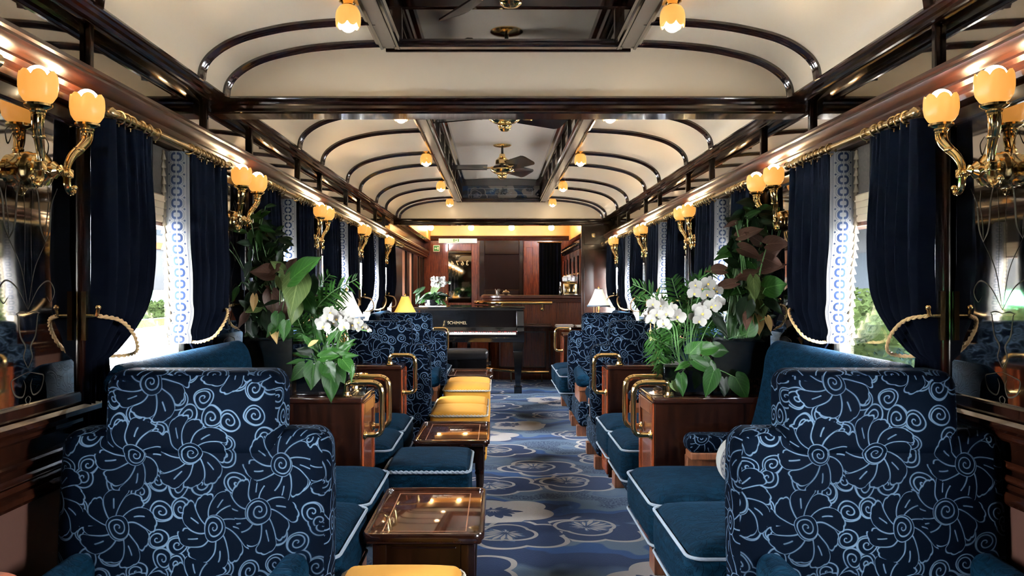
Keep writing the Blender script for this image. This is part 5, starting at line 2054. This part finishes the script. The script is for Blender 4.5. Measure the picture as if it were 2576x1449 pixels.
spray(r, rt, [(735, 700, 108, 38, 1, .62, 3.66), (752, 695, 92, -100, 4, .78, 3.68), (690, 688, 62, 172, 3, .8, 3.74), (668, 690, 52, 40, 3, .7, 3.74), (682, 735, 58, -85, 3, .8, 3.74), (722, 690, 60, 60, 3, .7, 3.78),
              (705, 700, 52, -60, 4, .7, 3.72), (640, 745, 40, -95, 5, .5, 3.72), (622, 790, 42, 230, 3, .7, 3.74), (650, 760, 55, 10, 2, .8, 3.74), (670, 790, 50, -80, 2, .7, 3.74), (735, 770, 56, 220, 3, .9, 3.74),
              (748, 765, 50, -110, 4, .8, 3.70), (720, 812, 42, -100, 1, .8, 3.70), (688, 828, 36, -70, 5, .6, 3.72), (765, 740, 60, -60, 0, .8, 3.76), (780, 700, 70, -95, 2, .7, 3.80), (655, 770, 40, 200, 4, .8, 3.74), (700, 790, 46, -95, 0, .8, 3.70),
              (712, 680, 40, 140, 4, .7, 3.76), (695, 815, 40, -130, 1, .7, 3.71)] + [(AL.uniform(625, 770), AL.uniform(700, 835), AL.uniform(32, 50), AL.uniform(-150, -20), AL.choice([0, 2, 2, 3, 4, 0]), .75, 3.78 + AL.uniform(0, .08)) for _ in range(34)], 3.74, 'heart')

r = thing('glass_planter', 'low dark cube planter at the front of the near left cabinet', 'planter', (-0.88, 3.80, zt))
b = MB()
b.rbox((-0.985, 3.70, zt), (-0.735, 3.90, zt + 0.125), 0.006, 2, 2)
b.build('planter_walls', M['lacquer'], r, merge=True)
b = MB()
b.box((-0.978, 3.707, zt + 0.124), (-0.742, 3.893, zt + 0.131))
b.build('soil', M['soil'], r, smooth=False)

r = plant('philodendron_plant', 'philodendron with glossy green heart leaves spilling over the left cube planter', (-0.88, 3.80, zt + 0.125))
rt = P(815, 935, 3.78)
spray(r, rt, [(765, 922, 52, 225, 0, .72, 3.66), (790, 918, 62, -95, 0, .82, 3.63), (806, 900, 52, 10, 1, .7, 3.66), (818, 918, 50, -55, 0, .85, 3.63), (832, 935, 68, -88, 0, .72, 3.62), (845, 925, 46, -60, 0, .85, 3.64), (862, 905, 46, -50, 1, .85, 3.66),
              (820, 895, 46, 20, 1, .8, 3.68), (888, 925, 40, -95, 1, .3, 3.66), (855, 890, 40, 40, 1, .7, 3.70), (780, 890, 40, 160, 2, .7, 3.74)], 3.66, 'heart')
r = plant('lily_plant', 'peace lily with long bright green leaves and one pale spathe, left cabinet', (-0.86, 3.83, zt + 0.125))
rt = P(820, 930, 3.80)
spray(r, rt, [(790, 880, 60, 120, 1, .25), (800, 870, 70, 80, 1, .25), (815, 875, 75, 55, 1, .25), (825, 885, 80, 25, 1, .26), (830, 895, 75, 5, 1, .25), (835, 900, 60, -20, 1, .28), (845, 905, 50, -45, 1, .3), (780, 900, 55, 160, 0, .25),
              (770, 905, 50, 190, 0, .25), (800, 905, 60, 100, 0, .25), (810, 900, 60, 70, 0, .25), (850, 880, 60, 35, 1, .22), (795, 850, 60, 95, 0, .22), (812, 860, 50, 110, 0, .22), (840, 865, 55, 60, 1, .2), (775, 872, 34, 40, 5, .4, 3.66)], 3.74, 'lance')
def palm(par, fronds, root, Y0, n=13, mi=1):
    b, st = MB(), MB()
    for (pts, ln) in fronds:
        path = catmull([Vector(root)] + [P(px, py, Y0 + dy) for px, py, dy in pts], 10)
        st.tube(path, 0.0022, 6)
        for k in range(n):
            t = 0.35 + 0.64 * k / (n - 1)
            i = min(len(path) - 2, int(t * (len(path) - 1)))
            p, d = path[i], (path[i + 1] - path[i]).normalized()
            for sg in (-1, 1):
                side = d.cross(Vector((0, -1, 0.2))).normalized() * sg
                L = ln * Y0 / F * (0.55 + 0.6 * sin(PI * min(1, t)))
                leaf(b, p, d * 0.75 + side * 0.75 + Vector((0, R.uniform(-.3, .2), -0.15)), L, L * 0.13, 'lance', 0.22, 0.15, mi if R.random() < 0.7 else 0)
    b.build('fronds', LM, par, uv='own', ang=2)
    st.build('stems', M['stem'], par)
r = plant('palm_plant', 'feathery parlour palm behind the left orchid', (-0.92, 3.88, zt + 0.125))
palm(r, [([(790, 800, 0), (830, 740, -.05), (898, 702, -.1)], 48), ([(790, 790, 0), (825, 765, .0), (868, 738, -.05)], 44), ([(780, 790, 0), (800, 730, 0.05), (830, 690, .05)], 42), ([(800, 820, 0), (830, 790, -.05), (866, 782, -.1)], 38), ([(770, 830, 0), (760, 780, .05), (775, 735, .1)], 40),
         ([(790, 850, 0), (830, 835, -.05), (870, 830, -.05)], 40), ([(775, 860, 0), (760, 830, -.05), (748, 800, -.05)], 36), ([(790, 860, 0.05), (795, 800, .1), (812, 760, .1)], 40), ([(800, 880, 0), (790, 840, -.02), (800, 815, -.02)], 34)], P(800, 935, 3.86), 3.84)
r = plant('orchid_plant', 'white orchid arching to the right over the near left cabinet', (-0.84, 3.78, zt + 0.125))
rt = P(842, 925, 3.76)
orchid(r, [(831, 787, 40), (814, 822, 40), (848, 803, 36), (860, 795, 34), (872, 812, 36), (888, 818, 32), (901, 811, 28), (913, 822, 26), (924, 828, 20), (806, 812, 34), (880, 800, 30), (838, 812, 36), (824, 800, 34), (896, 826, 26), (866, 822, 34), (930, 832, 14)],
       [[rt, P(850, 870, 3.72), P(862, 835, 3.69), P(890, 828, 3.68), P(932, 835, 3.68)], [rt, P(846, 875, 3.72), P(855, 830, 3.70), P(840, 800, 3.70), P(815, 815, 3.69)]], 3.68)
r = thing('votive_glass', 'small glass holder with a metal rim at the corner of the near left cabinet', 'candle holder', (-0.735, 3.95, zt))
b = MB()
b.lathe([(0.026, 0), (0.03, 0.07), (0.027, 0.07), (0.023, 0.005)], (-0.715, 3.95, zt), 20)
b.build('holder', M['vase_glass'], r)
b = MB()
b.lathe([(0.0305, 0.068), (0.031, 0.075), (0.027, 0.075), (0.0265, 0.068)], (-0.715, 3.95, zt), 20)
b.build('rim', M['brass'], r)

# ---- right cabinet
glass_tank(0.955, 1.21, 3.71, 3.95, zt, 1.02, 0.92, 'tall clear glass planter of dark soil and pebbles on the near right cabinet')
r = plant('arrowhead_plant', 'tall arrowhead plant with brown, green and one yellow leaf in the right planter', (1.08, 3.82, 1.0))
rt = P(1885, 850, 3.82)
RL = [(1860, 595, 62, 20, 3, .6), (1862, 625, 60, -20, 3, .7), (1940, 615, 60, 10, 3, .8), (1930, 610, 55, 150, 3, .6), (1822, 680, 50, 175, 3, .7), (1900, 690, 60, 190, 3, .6), (1850, 712, 62, 190, 3, .5), (1930, 680, 65, 15, 3, .5), (1985, 655, 60, 40, 3, .5), (1945, 650, 60, -20, 3, .6),
      (1958, 725, 60, 15, 1, 1.0), (1930, 735, 60, 160, 4, .8), (1905, 740, 62, -75, 4, .9), (1880, 760, 60, 250, 2, .8), (1905, 795, 46, -82, 5, .8), (1950, 800, 34, -70, 5, .6), (1940, 790, 46, -40, 3, .7), (1880, 790, 40, -100, 3, .6), (1968, 760, 50, -30, 2, .8),
      (1890, 660, 50, -60, 0, .6), (1912, 640, 50, -110, 2, .6), (1870, 730, 40, 200, 0, .6), (1880, 545, 40, 30, 0, .5), (1850, 560, 34, 200, 3, .4), (1975, 700, 50, -30, 2, .7), (1990, 740, 50, -60, 2, .7), (1895, 700, 60, -90, 4, .6), (1940, 700, 50, -100, 2, .7),
      (1870, 815, 46, 60, 0, .7), (1880, 830, 56, 85, 1, .8)]
spray(r, rt, [l + (3.72 + R.uniform(-0.05, 0.06),) for l in RL], 3.75, 'heart', r0=0.003)
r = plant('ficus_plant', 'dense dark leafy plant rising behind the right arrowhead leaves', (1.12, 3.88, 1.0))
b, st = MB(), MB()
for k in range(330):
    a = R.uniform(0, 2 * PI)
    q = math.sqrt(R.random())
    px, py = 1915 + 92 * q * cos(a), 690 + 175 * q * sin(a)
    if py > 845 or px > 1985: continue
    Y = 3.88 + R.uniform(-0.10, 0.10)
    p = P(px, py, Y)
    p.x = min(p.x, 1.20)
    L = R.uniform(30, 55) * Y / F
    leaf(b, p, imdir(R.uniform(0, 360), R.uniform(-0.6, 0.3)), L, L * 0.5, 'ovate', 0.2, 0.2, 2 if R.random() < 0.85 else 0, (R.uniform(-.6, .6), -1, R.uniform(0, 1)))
    if k % 4 == 0:
        t0 = Vector((1.10 + R.uniform(-0.05, 0.05), 3.86, 1.0))
        st.tube(catmull([t0, t0.lerp(p, 0.5) + Vector((0, 0, 0.06)), p], 5), 0.0022, 5)
for (px, py, ln, ang) in ((1895, 535, 34, 150), (1910, 528, 34, 20), (1900, 560, 36, 200), (1930, 545, 40, 40), (1985, 500, 44, 50), (1970, 530, 40, 10), (1945, 560, 40, -20)):
    leaf(b, P(px, py, 3.84), imdir(ang, -0.2), ln * 3.84 / F, ln * 3.84 / F * 0.6, 'ovate', 0.1, 0.2, 0)
    st.tube(catmull([Vector((1.10, 3.86, 1.0)), P((px + 1915) / 2, (py + 740) / 2, 3.86), P(px, py, 3.84)], 6), 0.0025, 5)
b.build('leaves', LM, r, uv='own', ang=2)
st.build('stems', M['stem'], r)
r = thing('glass_planter', 'low clear glass planter at the front of the near right cabinet', 'planter', (0.84, 3.80, zt))
b = MB()
b.rbox((0.725, 3.70, zt), (0.945, 3.90, zt + 0.135), 0.006, 2, 2)
b.build('planter_walls', M['lacquer'], r, merge=True)
b = MB()
b.box((0.722, 3.695, zt), (0.78, 3.6985, zt + 0.145))
b.box((0.7185, 3.695, zt), (0.722, 3.90, zt + 0.145))
b.build('glass_corner', M['vase_glass'], r, smooth=False)
b = MB()
b.box((0.732, 3.707, zt + 0.134), (0.938, 3.893, zt + 0.141))
b.build('soil', M['soil'], r, smooth=False)
r = plant('philodendron_plant', 'philodendron with big green heart leaves trailing over the right glass planter', (0.84, 3.80, zt + 0.135))
rt = P(1745, 935, 3.78)
spray(r, rt, [(1713, 945, 48, -85, 0, .65, 3.63), (1745, 908, 62, -30, 0, .72, 3.63), (1795, 935, 64, -110, 0, .72, 3.62), (1785, 915, 46, -80, 0, .7, 3.66), (1822, 955, 44, -95, 2, .7, 3.66), (1850, 950, 58, -60, 0, .95, 3.66), (1735, 890, 48, 50, 1, .9, 3.68), (1765, 880, 50, 10, 1, .8, 3.68),
              (1690, 965, 30, -50, 4, .7, 3.64), (1770, 905, 50, -60, 0, .8, 3.66), (1730, 915, 40, 200, 1, .5, 3.66), (1790, 880, 46, 0, 0, .9, 3.7), (1845, 800, 70, -100, 0, .35, 3.75), (1800, 795, 60, -60, 2, .45, 3.75), (1880, 840, 60, 75, 1, .8, 3.74)], 3.66, 'heart')
r = plant('palm_plant', 'feathery parlour palm around the right white orchids', (0.84, 3.86, zt + 0.135))
palm(r, [([(1680, 830, 0), (1640, 745, -.05), (1592, 715, -.1)], 48), ([(1690, 820, 0), (1660, 770, -.05), (1600, 755, -.1)], 46), ([(1720, 800, 0), (1700, 735, .05), (1690, 700, .05)], 44), ([(1730, 790, 0), (1745, 720, .0), (1790, 682, -.05)], 44), ([(1740, 760, 0), (1755, 730, .0), (1760, 695, 0)], 40),
         ([(1690, 880, 0), (1660, 860, -.05), (1632, 850, -.08)], 44), ([(1690, 900, 0), (1660, 890, -.05), (1640, 870, -.06)], 44), ([(1700, 860, 0), (1680, 830, -.04), (1650, 820, -.04)], 44), ([(1700, 900, 0), (1690, 850, -.02), (1690, 800, 0)], 40), ([(1750, 830, 0.05), (1780, 780, .08), (1820, 760, .08)], 40),
         ([(1750, 850, 0.05), (1770, 800, .08), (1800, 790, .08)], 40), ([(1720, 860, 0.05), (1730, 800, .08), (1735, 770, .08)], 40), ([(1700, 920, -.02), (1670, 915, -.06), (1655, 900, -.06)], 36), ([(1760, 850, 0.08), (1800, 830, .1), (1840, 800, .1)], 40)], P(1735, 935, 3.84), 3.82)
r = plant('orchid_plant', 'white orchid, lower left spray of the right cabinet flowers', (0.80, 3.78, zt + 0.135))
rt = P(1712, 930, 3.76)
orchid(r, [(1643, 765, 36), (1663, 769, 40), (1677, 790, 42), (1652, 791, 40), (1638, 804, 40), (1668, 813, 36), (1705, 797, 46), (1690, 777, 36), (1676, 819, 30), (1632, 790, 34), (1660, 780, 36), (1645, 778, 36), (1630, 803, 26)],
       [[rt, P(1705, 860, 3.72), P(1698, 820, 3.70), P(1670, 795, 3.69), P(1635, 795, 3.68)], [rt, P(1700, 870, 3.73), P(1690, 815, 3.70), P(1660, 775, 3.69)]], 3.67)
r = plant('orchid_plant', 'white orchid, upper right spray of the right cabinet flowers', (0.86, 3.80, zt + 0.135))
rt = P(1740, 930, 3.78)
orchid(r, [(1750, 718, 36), (1746, 738, 40), (1765, 727, 36), (1781, 713, 42), (1793, 725, 40), (1779, 741, 40), (1804, 733, 34), (1809, 760, 34), (1790, 771, 44), (1768, 788, 46), (1757, 777, 36), (1760, 808, 38), (1746, 799, 32), (1776, 768, 36), (1800, 768, 34)],
       [[rt, P(1738, 830, 3.74), P(1750, 770, 3.72), P(1770, 730, 3.70), P(1800, 735, 3.69)], [rt, P(1740, 840, 3.74), P(1765, 790, 3.70), P(1808, 762, 3.69)]], 3.69)

# ---- white orchid on the piano
r = plant('potted_orchid', 'white flowering plant with dark drooping leaves in a pot on the piano lid', (P(1090, 766, 9.9).x, 9.9, 1.023))
b = MB()
c0 = P(1090, 766, 9.9)
b.lathe([(0.09, 0), (0.105, 0.02), (0.115, 0.08), (0.108, 0.085), (0.10, 0.03)], (c0.x, 9.9, 1.023), 24)
b.build('pot', M['lacquer'], r)
b = MB()
b.rbox((c0.x - 0.17, 9.80, 1.0225), (c0.x + 0.16, 10.0, 1.027), 0.002, 1, 1)
b.build('mat', M['white'], r, merge=True)
b = MB()
for k in range(46):
    a = R.uniform(0, 2 * PI)
    d = Vector((cos(a), sin(a), R.uniform(-0.1, 0.9)))
    leaf(b, (c0.x + 0.02 * cos(a), 9.9 + 0.02 * sin(a), 1.10 + R.uniform(0, 0.05)), d, R.uniform(0.14, 0.24), 0.065, 'ovate', 0.45, 0.25, 2 if R.random() < 0.6 else 0)
for (px, py, ln, ang) in ((1070, 722, 30, 210), (1055, 735, 26, 250), (1128, 715, 12, 60), (1062, 728, 24, 190)):
    leaf(b, P(px, py, 9.8), imdir(ang, -0.2), ln * 9.8 / F, 0.05, 'ovate', 0.3, 0.2, 2)
b.build('leaves', LM, r, uv='own', ang=2)
b = MB()
for k in range(34):
    px, py = R.uniform(1086, 1121), R.uniform(699, 719)
    c = P(px, py, 9.88 + R.uniform(-0.05, 0.05))
    for a in range(5):
        q = a * 2 * PI / 5 + k
        leaf(b, c, (cos(q), -0.3, sin(q)), 0.028, 0.026, 'round', 0, 0, 0)
b.build('flowers', M['petal'], r, ang=2)
b = MB()
for k in range(8):
    b.tube(catmull([(c0.x, 9.9, 1.05), (c0.x + 0.01 * k - 0.03, 9.9, 1.2), tuple(P(1090 + 4 * k, 712, 9.88))], 5), 0.003, 6)
b.build('stems', M['stem'], r)

# ------------------------------------------------------------------ outside
GZ = -0.5
b = MB()
b.box((-60, -40, GZ - 0.1), (60, 140, GZ))
struct(b.build('ground_outside', M['gravel'], smooth=False))
b = MB()
b.box((-19.0, -30, GZ), (-15.6, 130, GZ + 0.04))
o = b.build('grass_strip', M['grass'], smooth=False)
tag(o, 'strip of mown grass beside the track seen through the left window', 'grass', kind='stuff')

def bushes(name, label, lo, hi, n, size, kind='stuff'):
    b = MB()
    q = random.Random(5)
    b.rbox(lo, hi, 0.3, 2, 14, fn=lambda o: (o[0] + 0.15 * sin(o[1] * 5 + o[2] * 7), o[1], o[2] + 0.10 * sin(o[1] * 3.1) + 0.06 * sin(o[1] * 9)))
    for k in range(n):
        f = q.randrange(3)
        p = [q.uniform(lo[i], hi[i]) for i in range(3)]
        if f == 0:
            p[0] = lo[0] if abs(lo[0]) < abs(hi[0]) else hi[0]
        elif f == 1:
            p[2] = hi[2] + q.uniform(-0.05, 0.12)
        else:
            p[0] = (lo[0] if abs(lo[0]) < abs(hi[0]) else hi[0]) + q.uniform(-0.15, 0.15)
        leaf(b, p, (q.uniform(-1, 1), q.uniform(-1, 1), q.uniform(-.5, 1)), size, size * 0.55, 'lance', 0.2, 0.2)
    o = b.build(name, M['hedge'], smooth=False)
    return tag(o, label, 'hedge')
bushes('hedge', 'green clipped hedge close outside the right windows', (4.6, 4, GZ), (6.0, 30, 1.10), 9000, 0.10)
bushes('hedge', 'low green bushes beyond the grass outside the left window', (-21.0, 20, GZ), (-19.7, 75, 0.35), 3500, 0.22)
r = thing('outside_building', 'long grey station building with an orange band far beyond the left window', 'building', (-27, 50, GZ))
b = MB()
b.box((-31, 5, GZ), (-24, 130, 9))
b.build('walls', M['build1'], r, smooth=False)
b = MB()
b.box((-24.05, 5, 4.0), (-23.9, 130, 4.45))
b.build('orange_band', M['build3'], r, smooth=False)
for k in range(3):
    b = MB()
    for j in range(24):
        b.box((-24.04, 6 + j * 5, 5.0 + k * 1.3), (-23.97, 9.6 + j * 5, 5.9 + k * 1.3))
    b.build('window_band', M['build2'], r, smooth=False)
b = MB()
b.box((-23.2, 5, GZ), (-23.15, 130, 1.1))
o = b.build('fence', M['green_sign'], smooth=False)
tag(o, 'green lineside fence in front of the grey building on the left', 'fence')
r = thing('outside_building', 'pale grey shed with a canopy behind the hedge outside the right windows', 'building', (14, 30, GZ))
b = MB()
b.box((11, 2, GZ), (18, 70, 6.5))
b.build('walls', M['build1'], r, smooth=False)
b = MB()
b.box((9.6, 2, 3.0), (11.05, 70, 3.35))
b.build('canopy', M['build1'], r, smooth=False)
b = MB()
for j in range(14):
    b.box((10.95, 4 + j * 4.5, 0.9), (11.0, 7.4 + j * 4.5, 2.3))
b.build('window_band', M['build2'], r, smooth=False)
